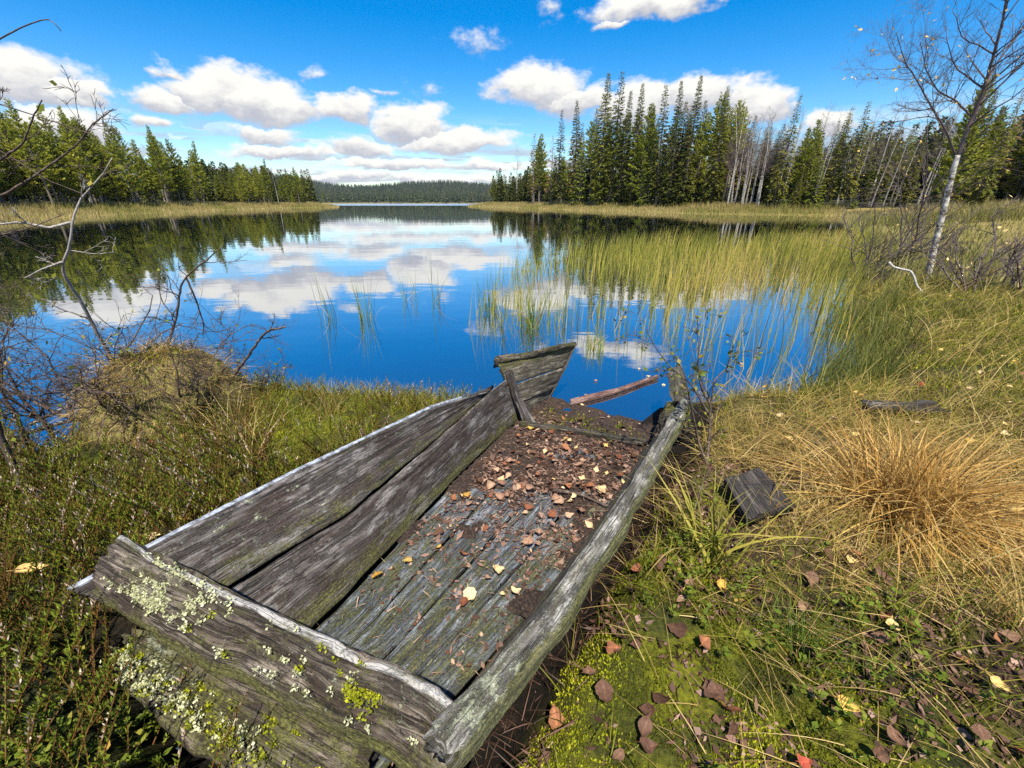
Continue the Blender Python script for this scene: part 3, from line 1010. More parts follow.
def build_far_forest():
    """woods too far off to count: behind the two shores, round the far basin and on the hills"""
    rng = np.random.default_rng(15)
    acc = Acc()

    def cones(X, Y, Hh, Wd, layers=4, seg=5):
        n = len(X)
        if not n:
            return
        Z = height(X, Y)
        rn = np.clip(rng.normal(.45, .22, n), 0, 1)
        for l in range(layers):
            f0 = l / layers
            zb = Z + Hh * (.05 + .95 * f0)
            zt = Z + Hh * min(1, f0 + 1.55 / layers)
            rad = Wd * (1 - f0) ** .8 * rng.uniform(.8, 1.2, n)
            a0 = rng.uniform(0, 6.28, n)
            an = a0[:, None] + np.arange(seg)[None, :] * 6.283 / seg
            rr = rad[:, None] * rng.uniform(.35, 1.4, (n, seg))
            ring = np.stack([X[:, None] + np.cos(an) * rr, Y[:, None] + np.sin(an) * rr, zb[:, None] + rng.normal(size=(n, seg)) * .04 * Hh[:, None]], -1)
            apex = np.stack([X + rng.normal(size=n) * .1, Y, zt], -1)[:, None]
            V = np.concatenate([ring, apex], 1)
            b = np.arange(n)[:, None] * (seg + 1)
            T = np.concatenate([np.stack([b[:, 0] + k, b[:, 0] + (k + 1) % seg, b[:, 0] + seg], 1) for k in range(seg)])
            acc.add(V.reshape(-1, 3), T, None, np.repeat(np.clip(rn + (f0 - .5) * .1, 0, 1), seg + 1))
    # far basin shores and hills
    n = 17000
    az = rng.uniform(-.75, .45, n)
    d = 345 + (rng.random(n) ** 1.5) * 1400
    X, Y = np.sin(az) * d, np.cos(az) * d
    sd = lake_sd(X, Y)
    ok = (sd > 7)
    X, Y = X[ok], Y[ok]
    Hh = rng.uniform(6.5, 11.5, len(X))
    cones(X, Y, Hh, Hh * .16, 6, 5)
    # deep woods behind both shores, from thinner copies of the same kinds of trees
    src = []
    for sd_, a_ in ((301, (15, .12, 1.9, .85, .62, 7, 28, -25, 7, 1.0, .5, 'spruce')), (302, (12, .25, 1.8, .6, .6, 7, 60, 5, 7, .95, .55, 'pine')), (303, (14, .15, 1.7, .8, .6, 7, 30, -20, 7, 1.0, .5, 'spruce'))):
        t_ = conifer('tmp', sd_, *a_, M['far_tree'], dead=0)
        for c_ in list(t_.children):
            me = c_.data
            v_ = np.zeros(len(me.vertices) * 3, np.float32)
            me.vertices.foreach_get('co', v_)
            if c_.name.startswith('crown'):
                src.append((v_.reshape(-1, 3) / a_[0], len(me.polygons)))
            bpy.data.objects.remove(c_)
            bpy.data.meshes.remove(me)
        bpy.data.objects.remove(t_)
    acc2 = acc
    acc = Acc()
    n = 5200
    side = rng.random(n) < .5
    X = np.where(side, rng.uniform(-150, -62, n), rng.uniform(-10, 130, n))
    Y = np.where(side, rng.uniform(15, 190, n), rng.uniform(45, 230, n))
    sd = lake_sd(X, Y)
    ok = (sd > 19) & (sd < 80) & (rng.random(n) < .5)
    X, Y = X[ok], Y[ok]
    az = rng.uniform(-.62, .30, 3000)
    d = rng.uniform(178, 360, 3000)
    X2, Y2 = np.sin(az) * d, np.cos(az) * d
    sd = lake_sd(X2, Y2)
    ok = (sd > 6) & (sd < 45) & (rng.random(3000) < .6)
    X, Y = np.concatenate([X, X2[ok]]), np.concatenate([Y, Y2[ok]])
    Z = height(X, Y)
    for x_, y_, z_ in zip(X, Y, Z):
        v_, nq = src[int(rng.integers(3))]
        h_ = rng.uniform(5, 9) if x_ < -40 else (rng.uniform(8, 13) if x_ < 26 or x_ > 62 else rng.uniform(5, 8.5))
        if math.hypot(x_, y_) > 190:
            h_ = rng.uniform(8, 13)
        a_ = rng.uniform(0, 6.28)
        ca, sa = math.cos(a_), math.sin(a_)
        acc.add(np.stack([(v_[:, 0] * ca - v_[:, 1] * sa) * h_ * 1.1 + x_, (v_[:, 0] * sa + v_[:, 1] * ca) * h_ * 1.1 + y_, v_[:, 2] * h_ + z_], 1), None, np.arange(nq * 4).reshape(-1, 4), np.clip(rng.normal(.5, .2) + np.repeat(rng.normal(size=nq), 4) * .13, 0, 1))
    o = acc.build('deep_forest', M['deep_tree'])
    tag(o, 'closed conifer woods behind the trees of both shores', 'forest', None, 'stuff')
    o = acc2.build('distant_forest', M['far_tree'])
    tag(o, 'distant dark conifer forest round the far basin and on the hills', 'forest', None, 'stuff')


build_forest()
build_far_forest()


# ------------------------------------------------------------------ the boat
def along(pts, n):
    """n points evenly along a smooth line through pts"""
    pts = np.asarray(pts, float)
    s = np.concatenate([[0], np.cumsum(np.linalg.norm(np.diff(pts, axis=0), axis=1))])
    q = np.linspace(0, s[-1], n)
    lin = np.stack([np.interp(q, s, pts[:, k]) for k in range(3)], 1)
    if len(pts) > 2:
        for _ in range(max(1, n // 14)):
            l2 = lin.copy()
            l2[1:-1] = (lin[:-2] + lin[1:-1] * 2 + lin[2:]) / 4
            lin = l2
    return lin


def rrect(na, nb, r=0.35):
    """closed section: wide faces na points, narrow edges nb points, corners eased"""
    a = np.linspace(-1, 1, na)
    b = np.linspace(-1, 1, nb)
    e = 1 - r * np.clip((np.abs(a) - .88) / .12, 0, 1) ** 2
    top = np.stack([a, e], 1)
    bot = np.stack([a[::-1], -e[::-1]], 1)
    f = 1 - 0.025 * np.abs(b[1:-1]) ** 3
    right = np.stack([f, b[::-1][1:-1] * (1 - r)], 1)
    left = np.stack([-f, b[1:-1] * (1 - r)], 1)
    return np.concatenate([bot, left, top, right])


def loft(name, C, Wv, Nv, prof, mat, parent, off, seed=0, amp=.0025, edge=.01, ragged=(.01, .01), moss=None, lichen=None, wear=None, lump=0.0, gmul=(2.2, 75.0)):
    """a board: the section prof carried along C, with grain relief, worn edges and broken ends"""
    n, m = len(C), len(prof)
    T = norm(np.gradient(C, axis=0))
    u = np.concatenate([[0], np.cumsum(np.linalg.norm(np.diff(C, axis=0), axis=1))])
    sc = np.array([np.linalg.norm(Wv[n // 2]), np.linalg.norm(Nv[n // 2])])
    p2 = np.concatenate([prof, prof[:1]])
    arc = np.concatenate([[0], np.cumsum(np.linalg.norm(np.diff(p2 * sc, axis=0), axis=1))])
    a, b = p2[:, 0][None, :], p2[:, 1][None, :]
    U = u[:, None] + 0 * a
    A = arc[None, :] + 0 * U
    An = A.copy()
    An[:, -1] = 0
    U0 = U
    U = U0 + a * float(np.dot(Wv[n // 2], norm(C[-1] - C[0])))
    wob = 1 + edge / sc[0] * ((fbm(U * 5, np.sign(a) * 3 + 0 * U + seed, 4, seed) - .5) * 2) * np.clip(np.abs(a), 0, 1)
    V = C[:, None, :] + Wv[:, None, :] * (a * wob)[..., None] + Nv[:, None, :] * b[..., None]
    nrm = norm(Wv[:, None, :] * (a ** 7 / sc[0] ** 2)[..., None] + Nv[:, None, :] * (b / np.maximum(np.abs(b), .3) / sc[1] ** 2)[..., None] * (np.abs(b) > .5)[..., None] + 1e-9)
    g = (fbm(U * gmul[0], An * gmul[1], 4, seed + 3) - .5) * 2
    g2 = (fbm(U * 9, An * 16, 3, seed + 9) - .5)
    split = np.clip(.10 - np.abs(fbm(U * 1.6, An * 34, 2, seed + 5) - .5), 0, .1) / .1
    V = V + nrm * (g * amp + g2 * amp * 1.4 - split ** 3 * amp * 2.2 + (fbm(U * 5, An * 7, 4, seed + 21) - .5) * 2 * lump)[..., None]
    ends = (vnoise(An * 60, An * 0 + seed, seed) + vnoise(An * 190, An * 0, seed + 1) * .5 - .7)
    U = U0
    k0 = np.exp(-U / .03) * ragged[0] * 2
    k1 = np.exp(-(u[-1] - U) / .03) * ragged[1] * 2
    V = V + T[:, None, :] * (ends * (k1 - k0))[..., None]
    V[:, -1] = V[:, 0]
    i = np.arange(n - 1)[:, None] * (m + 1) + np.arange(m)[None, :]
    Q = np.stack([i, i + 1, i + m + 2, i + m + 1], -1).reshape(-1, 4)
    VV = V.reshape(-1, 3) - off
    ax_ = norm(C[-1] - C[0])
    uv = np.stack([((V - C[0]) * ax_).sum(-1) + seed * 1.37, A + seed * .11], -1).reshape(-1, 2)
    c0, c1 = len(VV), len(VV) + 1
    VV = np.concatenate([VV, V[0].mean(0, keepdims=True) - off, V[-1].mean(0, keepdims=True) - off])
    uv = np.concatenate([uv, uv[:1] + .01, uv[-1:] + .01])
    j = np.arange(m)
    Tt = np.concatenate([np.stack([j * 0 + c0, j + 1, j], 1), np.stack([j * 0 + c1, (n - 1) * (m + 1) + j, (n - 1) * (m + 1) + j + 1], 1)])
    f = U / u[-1]

    def att(fn):
        x = np.zeros_like(U) if fn is None else np.broadcast_to(fn(f, a + 0 * U, b + 0 * U), U.shape)
        x = x.reshape(-1)
        return np.concatenate([x, [0, 0]])
    return mk(name, VV, [Q, Tt], mat, attrs={'moss': att(moss), 'lichen': att(lichen), 'wear': att(wear or (lambda u, a, b: .55 * sst(np.abs(a), .93, 1.0)))}, uv=uv, parent=parent, smooth=True)


def board(name, A, B, th, mat, parent, off, n=120, na=22, nb=5, r=.35, **kw):
    """board between edge lines A and B, th thick, its good face on the side of (A-B) x direction"""
    A, B = along(A, n), along(B, n)
    C = (A + B) / 2
    Wv = (A - B) / 2
    T = norm(np.gradient(C, axis=0))
    Nv = norm(np.cross(T, Wv)) * th / 2
    return loft(name, C, Wv, Nv, rrect(na, nb, r), mat, parent, off, **kw)


def floor_z(x, y):
    s, t = boat_st(x, y)
    return 0.195 - 0.052 * s


def st_xyz(s, t, dz=0.0):
    x = BO[0] + BD[0] * s + BN[0] * t
    y = BO[1] + BD[1] * s + BN[1] * t
    return np.array([x, y, 0.195 - 0.052 * s + dz])


def build_boat():
    off = np.array([BO[0] + BD[0], BO[1] + BD[1], 0.0])
    root = thing('rowing_boat', tuple(off), 'derelict weathered grey wooden rowing boat lying open at the water edge', 'boat')
    K = dict(parent=root, off=off)
    # bottom boards, stern to bow
    L = [st_xyz(-.12, -.10), st_xyz(.2, -.14), st_xyz(.7, -.26), st_xyz(1.2, -.37), st_xyz(1.86, -.47)]
    Rr = [st_xyz(-.12, .36), st_xyz(.3, .40), st_xyz(.8, .43), st_xyz(1.4, .42), st_xyz(1.95, .34)]
    fr = [0, .27, .51, .76, 1.0]
    for k in range(4):
        f0, f1 = fr[k] + .006, fr[k + 1] - .006
        dz = np.array([0, 0, [-.013, -.010, -.014, -.011][k]])
        Aa = [l * (1 - f0) + r_ * f0 + dz for l, r_ in zip(L, Rr)]
        Bb = [l * (1 - f1) + r_ * f1 + dz for l, r_ in zip(L, Rr)]
        board('floor_board', Aa, Bb, .024, M['floor_wood'], n=230, na=34, nb=4, seed=11 + k * 7, amp=.0042, edge=.006, ragged=(.01, .05),
              moss=lambda u, a, b, k=k: .38 + .35 * np.exp(-((u - .25) / .2) ** 2) * (k < 3) + .35 * (k == 3), lichen=lambda u, a, b: .25 + .3 * (u < .4), **K)
    # standing left side: lower and upper strake, and the thin pale strip along its edge
    seam = [at(196, 612, .36), at(222, 594, .36), at(350, 515, .355), at(440, 438, .375), at(507, 378, .425)]
    flo = [st_xyz(-.2, -.09, .005), st_xyz(.2, -.15, .005), st_xyz(.7, -.27, .005), st_xyz(1.2, -.38, .005), st_xyz(1.86, -.485, .005)]
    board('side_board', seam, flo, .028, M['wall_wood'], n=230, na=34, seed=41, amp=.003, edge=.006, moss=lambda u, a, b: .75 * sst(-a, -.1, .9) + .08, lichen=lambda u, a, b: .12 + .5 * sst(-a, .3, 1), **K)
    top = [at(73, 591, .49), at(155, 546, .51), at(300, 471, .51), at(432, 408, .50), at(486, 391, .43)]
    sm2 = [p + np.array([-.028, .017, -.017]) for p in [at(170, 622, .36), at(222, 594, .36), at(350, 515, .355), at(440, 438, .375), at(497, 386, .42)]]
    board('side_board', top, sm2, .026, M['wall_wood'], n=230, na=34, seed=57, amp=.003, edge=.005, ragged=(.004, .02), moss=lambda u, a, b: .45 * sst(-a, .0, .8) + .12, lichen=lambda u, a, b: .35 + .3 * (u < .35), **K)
    m, N = new_mat('pale_blue_grey')
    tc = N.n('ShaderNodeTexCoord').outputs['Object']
    c = N.ramp(N.noise(tc, 40, 5, .7), [(.38, (.08, .08, .09)), (.52, (.25, .275, .32)), (.7, (.42, .47, .55))])  # strip colour: blotches from dark grey to pale blue-grey
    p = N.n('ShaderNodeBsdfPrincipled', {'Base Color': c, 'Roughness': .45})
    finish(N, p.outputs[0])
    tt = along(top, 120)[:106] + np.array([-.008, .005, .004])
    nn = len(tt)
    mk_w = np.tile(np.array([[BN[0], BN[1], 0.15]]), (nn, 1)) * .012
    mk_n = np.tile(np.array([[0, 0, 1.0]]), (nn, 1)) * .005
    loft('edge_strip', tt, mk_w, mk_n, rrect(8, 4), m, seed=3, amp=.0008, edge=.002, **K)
    # three bow boards on the standing side
    n0, n1 = at(500, 365, .475), at(523, 424, .09)
    f0, f1 = at(574, 345, .45), at(542, 409, -.03)
    cut = [0, .36, .68, 1]
    for k in range(3):
        A = [n0 + (n1 - n0) * cut[k], f0 + (f1 - f0) * cut[k]]
        B = [n0 + (n1 - n0) * (cut[k + 1] - .003), f0 + (f1 - f0) * (cut[k + 1] - .003)]
        o = np.array([-.008, .006, 0]) * (k != 1)
        board('bow_board', [q + o for q in A], [q + o for q in B], .026, M['bow_wood'], n=90, na=16, seed=71 + k, amp=.003, edge=.004, moss=lambda u, a, b, k=k: .25 + .5 * (k == 0) * sst(a, .2, .9), lichen=lambda u, a, b, k=k: .4 * (k == 0), **K)
    # thick mossy cap on the bow boards
    cA = [at(497, 362, .487), at(530, 355, .477), at(574, 344, .462)]
    c_ = along(cA, 90)
    loft('bow_cap', c_, np.tile([[BN[0] * .8, BN[1] * .8, .35]], (90, 1)) * np.interp(np.linspace(0, 1, 90), [0, .8, 1], [.040, .032, .018])[:, None], np.tile([[0, 0, 1.0]], (90, 1)) * np.interp(np.linspace(0, 1, 90), [0, .25, 1], [.040, .028, .020])[:, None], rrect(10, 6, .5), M['transom_wood'], seed=83, amp=.005, lump=.010, edge=.008, moss=lambda u, a, b: .35 + .6 * (u > .85), lichen=lambda u, a, b: .5 + 0 * u, **K)
    loft('stem_edge', along([f0 + [.012, .005, .0], f1 + [.012, .005, 0]], 60), np.tile([[BN[0], BN[1], 0]], (60, 1)) * .012, np.tile([[BD[0], BD[1], .4]], (60, 1)) * .012, rrect(6, 5), M['dark_wood'], seed=5, amp=.001, **K)
    # upright rib inside the standing side
    rb = [at(505, 371, .475), at(512, 395, .31), at(527, 424, .10)]
    c_ = along(rb, 60)
    c_ = c_ + np.array([.026, -.02, 0])
    w = np.interp(np.linspace(0, 1, 60), [0, .5, 1], [.016, .026, .040])
    loft('rib', c_, np.tile([[BD[0], BD[1], .2]], (60, 1)) * w[:, None], np.tile([[BN[0], BN[1], .1]], (60, 1)) * .022, rrect(10, 5), M['wall_wood'], seed=91, amp=.003, edge=.008, moss=lambda u, a, b: .2 + 0 * u, lichen=lambda u, a, b: .3 * (u < .4), **K)
    # cross pieces at the broken bow end of the floor
    for pts, hw, hh, sd_ in (([at(521, 424, .135), at(580, 432, .128), at(645, 443, .125)], .020, .020, 95), ([at(538, 408, .06), at(575, 417, .055), at(618, 427, .05)], .016, .018, 97)):
        c_ = along(pts, 80)
        loft('cross_bar', c_, np.tile([[BD[0], BD[1], 0]], (80, 1)) * hw, np.tile([[0, 0, 1.0]], (80, 1)) * hh, rrect(8, 5), M['dark_wood'], seed=sd_, amp=.003, edge=.006, moss=lambda u, a, b: .3 + 0 * u, **K)
    # leaning right side: heavy rail, board under it, lower board
    rl = [at(443, 752, .45), at(545, 630, .44), at(620, 520, .42), at(686, 404, .39)]
    c_ = along(rl, 220)
    hw = np.interp(np.linspace(0, 1, 220), [0, .3, 1], [.043, .040, .034])
    loft('gunwale_rail', c_, np.tile([[BN[0], BN[1], -.12]], (220, 1)) * hw[:, None], np.tile([[0.1, -.06, 1.0]], (220, 1)) * .036, rrect(14, 10, .28), M['silver_wood'], seed=101, amp=.005, lump=.0045, edge=.010, ragged=(.014, .03), wear=lambda u, a, b: .5 * sst(b, .5, .9) * (vnoise(u * 9, u * 0, 4) > .45), moss=lambda u, a, b: .28 + .75 * sst(a, .35, .9), lichen=lambda u, a, b: .35 + .6 * np.exp(-((u - .06) / .06) ** 2), **K)
    up = [p + np.array([-.020, .012, -.04]) for p in along(rl, 8)]
    lo = [np.array([BO[0] + BD[0] * s_ + BN[0] * t_, BO[1] + BD[1] * s_ + BN[1] * t_, z_]) for s_, t_, z_ in ((.0, .46, .24), (.3, .47, .235), (.8, .48, .22), (1.4, .47, .20), (1.95, .42, .17))]
    lo = along(lo, 8)
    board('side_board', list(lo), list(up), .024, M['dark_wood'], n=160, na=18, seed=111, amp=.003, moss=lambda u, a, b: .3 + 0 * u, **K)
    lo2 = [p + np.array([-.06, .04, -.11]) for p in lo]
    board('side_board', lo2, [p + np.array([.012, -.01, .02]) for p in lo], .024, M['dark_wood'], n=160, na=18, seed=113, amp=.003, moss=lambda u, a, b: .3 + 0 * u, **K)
    # broken bow end of the leaning side
    board('bow_board', [at(668, 402, .34), at(688, 398, .36)], [at(648, 448, .10), at(690, 432, .12)], .03, M['dark_wood'], n=60, na=16, seed=121, amp=.004, edge=.01, moss=lambda u, a, b: .9 * sst(a, .0, .9), **K)
    board('bow_board', [at(667, 374, .34), at(673, 404, .34)], [at(681, 366, .40), at(691, 399, .40)], .03, M['bow_wood'], n=60, na=14, seed=123, amp=.004, edge=.012, ragged=(.05, .02), moss=lambda u, a, b: .3 + 0 * u, **K)
    # transom: heavy upper beam with a worn sloping top, and the beam below that has slid out
    S, E = np.array([-1.180, .985, .572]), np.array([-.112, .575, .515])
    n = 240
    f = np.linspace(0, 1, n)
    C = S[None] * (1 - f)[:, None] + E[None] * f[:, None]
    C[:, 2] += -.014 * np.sin(f * math.pi) + (fbm(f * 7, f * 0, 4, 19) - .5) * .034 - .03 * sst(f, .93, 1.0) + .012 * np.exp(-(f / .12) ** 2)
    ax = norm(E - S)
    outv = norm(np.array([ax[1], -ax[0], 0]))
    pr = np.array([(0, -.17), (-.004, -.12), (-.004, -.03), (.000, -.004), (.008, .0), (.022, -.006), (.05, -.028), (.085, -.062), (.108, -.09), (.118, -.108), (.119, -.125), (.114, -.15), (.108, -.172), (.098, -.185), (.06, -.185)])
    pp = along(np.c_[np.concatenate([pr, pr[:1]]), np.zeros(len(pr) + 1)], 76)[:-1, :2]
    prof = pp / np.array([.22, .12])[::-1]
    prof = np.stack([pp[:, 1] / .22, pp[:, 0] / .12], 1)     # a = up, b = outward

    def tmoss(u, a, b):
        return .95 * sst(-a, .42, .62) * sst(b, .6, .9) + .22
    loft('transom_beam', C, np.tile([[0, 0, .22]], (n, 1)), np.tile([outv * .12], (n, 1)), prof, M['transom_wood'], seed=131, amp=.006, lump=.016, edge=.0, ragged=(.012, .03), moss=tmoss, wear=lambda u, a, b: 1.0 * sst(a, -.075, -.015) * sst(b, .45, .1),
         lichen=lambda u, a, b: .35 * np.exp(-((u - .2) / .14) ** 2) * (a > -.5) + .5 * (u > .55) * (a > -.5) + .0, **K)
    C2 = along([at(132, 652, .255), at(232, 716, .235), at(352, 790, .215)], n)
    loft('transom_beam', C2, np.tile([outv * .075 + np.array([0, 0, -.028])], (n, 1)) * np.interp(f, [0, .1, 1], [.55, .95, 1.1])[:, None], np.tile([outv * .008 + np.array([0, 0, .034])], (n, 1)), rrect(24, 8, .4), M['transom_wood'], seed=137, amp=.007, lump=.012, edge=.02, ragged=(.05, .03), moss=lambda u, a, b: .40 * (b > 0) + .05, lichen=lambda u, a, b: 1.0 * np.exp(-((u - .12) / .16) ** 2) + .3, **K)
    # inner side of the stern: knee block where beam and rail part
    board('knee_block', [at(420, 735, .36), at(446, 752, .36)], [at(405, 762, .26), at(430, 790, .26)], .10, M['transom_wood'], n=40, na=14, seed=141, amp=.004, moss=lambda u, a, b: .9 + 0 * u, **K)
    na_ = Acc()
    tube(na_, [(0, 0, -.004), (0, 0, .0015), (0, 0, .003)], [.0052, .0052, .003], 8, .25)
    nail = na_.build('nail', M['rust'], root, smooth=True)
    spots = [(s_, t_ * (1 - .0) - .19 * min(s_, 1) * (t_ < .1)) for s_ in (.30, .86) for t_ in (-.07, .03, .13, .21, .29, .37)]
    for k, (s_, t_) in enumerate(spots):
        nn_ = nail if k == 0 else nail.copy()
        if k:
            COL.objects.link(nn_)
            nn_.parent = root
        nn_.location = st_xyz(s_ + .01 * (k % 3), t_, .003) - off
    # crusts and tufts of lichen and moss that grow on the beams
    rng = np.random.default_rng(3)
    lic, mos = Acc(), Acc()
    lic2, mos2 = Acc(), Acc()

    def crust(acc, p, nrm, rad, size, k):
        nrm = norm(np.asarray(nrm, float))
        t1 = norm(np.cross(nrm, [.3, .5, .8]))
        t2 = np.cross(nrm, t1)
        q = rng.normal(size=(k, 2)) * rad * .5
        P = p + t1 * q[:, :1] + t2 * q[:, 1:] * .7
        D = norm(rng.normal(size=(k, 3)) * .8 + nrm * .9)
        kites(acc, P - nrm * .002, D, size * rng.uniform(.5, 1.3, k), size * rng.uniform(.5, 1.1, k), rng.normal(size=(k, 3)), np.clip(rng.normal(.6, .22, k), 0, 1))

    def onbeam(u, o_, h):
        return S + (E - S) * u + outv * o_ + np.array([0, 0, h]) - off
    for k in range(120):
        u = np.clip(rng.normal(.19, .09), .02, .5)
        o_ = rng.uniform(.02, .10)
        crust(lic, onbeam(u, o_, -.006 - o_ * .85 + .019), outv * .6 + np.array([0, 0, .8]), .016, .0085, 26)
    for k in range(40):
        u = rng.uniform(.3, .95)
        o_ = rng.uniform(.02, .11)
        crust(mos if rng.random() < .5 else lic, onbeam(u, o_, -.006 - o_ * .85 + .016), outv * .6 + np.array([0, 0, .8]), .012, .007, 20)
    for k in range(26):
        crust(mos, onbeam(rng.normal(.80, .03), rng.uniform(.03, .09), -.040), outv * .6 + np.array([0, 0, .8]), .016, .008, 26)
    for k in range(150):
        u = np.clip(rng.beta(1.1, 2.2), .02, .98)
        i = int(u * (n - 1))
        p = C2[i] + outv * rng.uniform(-.06, .07) + np.array([0, 0, .036]) - off
        crust(lic2 if rng.random() < (.75 if u < .35 else .3) else mos2, p, (0, 0, 1), .018, .009, 24)
    lic.build('lichen', M['lichen'], root)
    mos.build('moss', M['moss'], root)
    lic2.build('lichen', M['lichen'], root)
    mos2.build('moss', M['moss'], root)
    return root


build_boat()


# ------------------------------------------------------------------ litter and single leaves
def build_litter():
    rng = np.random.default_rng(31)
    # brown mould heaped over the bow half of the boat floor
    n = 150
    S_, T_ = np.meshgrid(np.linspace(.55, 2.35, n), np.linspace(-.50, .46, n), indexing='ij')
    x = BO[0] + BD[0] * S_ + BN[0] * T_
    y = BO[1] + BD[1] * S_ + BN[1] * T_
    ed = np.minimum(T_ + .12 + .19 * S_, .44 - T_)
    cover = sst(S_, .75, 1.5) * .36 + .25 * sst(.12 - ed, 0, .1) + .3 * sst(S_, 1.7, 1.9)
    m_ = fbm(S_ * 5, T_ * 7, 4, 77) - .66 + cover * .45 + (fbm(S_ * 17, T_ * 21, 4, 79) - .5) * .34
    z = .195 - .052 * S_ + np.clip(m_ * .11, -.02, .016) + (fbm(S_ * 45, T_ * 45, 3, 5) - .5) * .014
    i = (np.arange(n - 1)[:, None] * n + np.arange(n - 1)[None, :]).ravel()
    Q = np.stack([i, i + n, i + n + 1, i + 1], 1)
    keep = (m_.ravel()[Q] > -.12).all(1) & (ed.ravel()[Q] > -.012).all(1)
    m, N = new_mat('leaf_mould')
    tc = N.n('ShaderNodeTexCoord').outputs['Object']
    c = N.ramp(N.noise(tc, 85, 7, .8), [(.34, (.010, .008, .008)), (.48, (.036, .026, .022)), (.60, (.10, .066, .048)), (.72, (.20, .14, .10))])
    b = N.n('ShaderNodeBump', {'Height': N.noise(tc, 85, 7, .8), 'Strength': 1.0, 'Distance': .02}).outputs[0]
    finish(N, N.n('ShaderNodeBsdfPrincipled', {'Base Color': c, 'Roughness': .9, 'Normal': b, 'Specular IOR Level': .2}).outputs[0])
    o = mk('leaf_mould', np.stack([x, y, z], -1).reshape(-1, 3), [Q[keep]], m, smooth=True)
    tag(o, 'brown leaf mould heaped over the bow half of the boat floor', 'litter', None, 'stuff')
    # needles and twiglets
    acc = Acc()
    k = 4200
    s = np.where(rng.random(k) < .72, rng.normal(1.35, .33, k), rng.uniform(0, 1.9, k))
    t = rng.uniform(-.46, .42, k)
    ok = (t > -.10 - .19 * np.clip(s, 0, 2)) & (s > -.05) & (s < 2.1)
    s, t = s[ok], t[ok]
    m_ = fbm(s * 5, t * 7, 4, 77)
    P = np.stack([BO[0] + BD[0] * s + BN[0] * t, BO[1] + BD[1] * s + BN[1] * t, .195 - .052 * s + .009 + .014 * sst(s, .8, 1.4)], 1)
    a = rng.uniform(0, 6.28, len(P))
    D = np.stack([np.cos(a), np.sin(a), rng.uniform(0, .25, len(P))], 1)
    blades(acc, P, D, rng.uniform(.015, .055, len(P)), rng.uniform(.002, .0045, len(P)), rng.uniform(.2, .9, len(P)), 3, rng)
    for k_, sz, lo_, hi_ in ((3600, .027, 0, .8), (1100, .016, .4, 1.)):
        s = np.where(rng.random(k_) < .8, rng.normal(1.40, .36, k_), rng.uniform(.3, 1.9, k_))
        t = rng.uniform(-.47, .42, k_)
        ok = (t > -.09 - .19 * np.clip(s, 0, 2)) & (s > .25) & (s < 2.3) & (fbm(s * 7, t * 9, 3, 78) > .42)
        s, t = s[ok], t[ok]
        n_ = len(s)
        P = np.stack([BO[0] + BD[0] * s + BN[0] * t, BO[1] + BD[1] * s + BN[1] * t, .195 - .052 * s + .005 + .014 * sst(s, .8, 1.4)], 1)
        a = rng.uniform(0, 6.28, n_)
        kites(acc, P, np.stack([np.cos(a), np.sin(a), rng.normal(size=n_) * .3], 1), sz * np.clip(rng.lognormal(-.15, .5, n_), .3, 2.2), sz * np.clip(rng.lognormal(-.6, .5, n_), .2, 1.4), np.array([0, 0, 1.]) + rng.normal(size=(n_, 3)) * .5, rng.uniform(lo_, hi_, n_))
    o = acc.build('needle_litter', M['litter'])
    tag(o, 'rusty pine needles and bits strewn over the boat floor', 'litter', None, 'stuff')


def leaf_mesh(name, seed, mat, long_=1.25):
    rng = np.random.default_rng(seed)
    n = 9
    f = np.linspace(0, 1, n)
    w = .5 / long_ * np.sin(np.pi * f ** .72) ** .85 * (1.1 - .35 * f)
    w[0], w[-1] = .01, .004
    w = w * (1 + rng.normal(size=n) * .09)
    curl = rng.uniform(.1, .9)
    lift = rng.uniform(-.2, .8)
    z0 = curl * (f - .5) ** 2
    mid = np.stack([f - .5, f * 0, z0], 1)
    rows = [mid]
    for sg in (-1, 1):
        for q in (.55, 1.0):
            ww = w * q * (1 + rng.normal(size=n) * .05)
            rows.append(np.stack([f - .5 - .06 * q, sg * ww, z0 + lift * q ** 1.5 * w + (fbm(f * 3 + sg, f * 0 + seed, 3, seed) - .5) * .16 * q + rng.normal(size=n) * .012], 1))
    V = np.concatenate(rows)
    Q = []
    for i in range(n - 1):
        for a, b in ((0, 3), (3, 4), (1, 0), (2, 1)):
            Q.append((a * n + i, b * n + i, b * n + i + 1, a * n + i + 1))
    st = len(V)
    V = np.concatenate([V, [(-.5, -.012, z0[0]), (-.5, .012, z0[0]), (-.78, .03, z0[0] + .03), (-.78, .014, z0[0] + .03)]])
    Q.append((st, st + 1, st + 2, st + 3))
    me = mk(name, V, [Q], mat, attrs={'rnd': np.clip(rng.normal(.5, .2, len(V)), 0, 1)}, smooth=True, link=False)
    return me.data


LEAF = {k: [leaf_mesh('fallen_leaf', 900 + i * 7 + j * 100, M[m], [1.15, 1.35, 1.6][i % 3]) for i in range(4)]
        for j, (k, m) in enumerate((('yellow', 'yellow_leaf'), ('cream', 'cream_leaf'), ('pink', 'pink_leaf'), ('rust', 'rust_leaf'), ('brown', 'brown_leaf'), ('red', 'red_leaf')))}


def leaf(kind, p, size, label, group, rng, tilt=.22, rz=None):
    o = bpy.data.objects.new('fallen_leaf', LEAF[kind][int(rng.integers(4))])
    COL.objects.link(o)
    o.location = p
    o.scale = (size,) * 3
    o.rotation_euler = (rng.normal() * tilt, rng.normal() * tilt, rng.uniform(0, 6.28) if rz is None else rz)
    return tag(o, label, 'leaf', group)


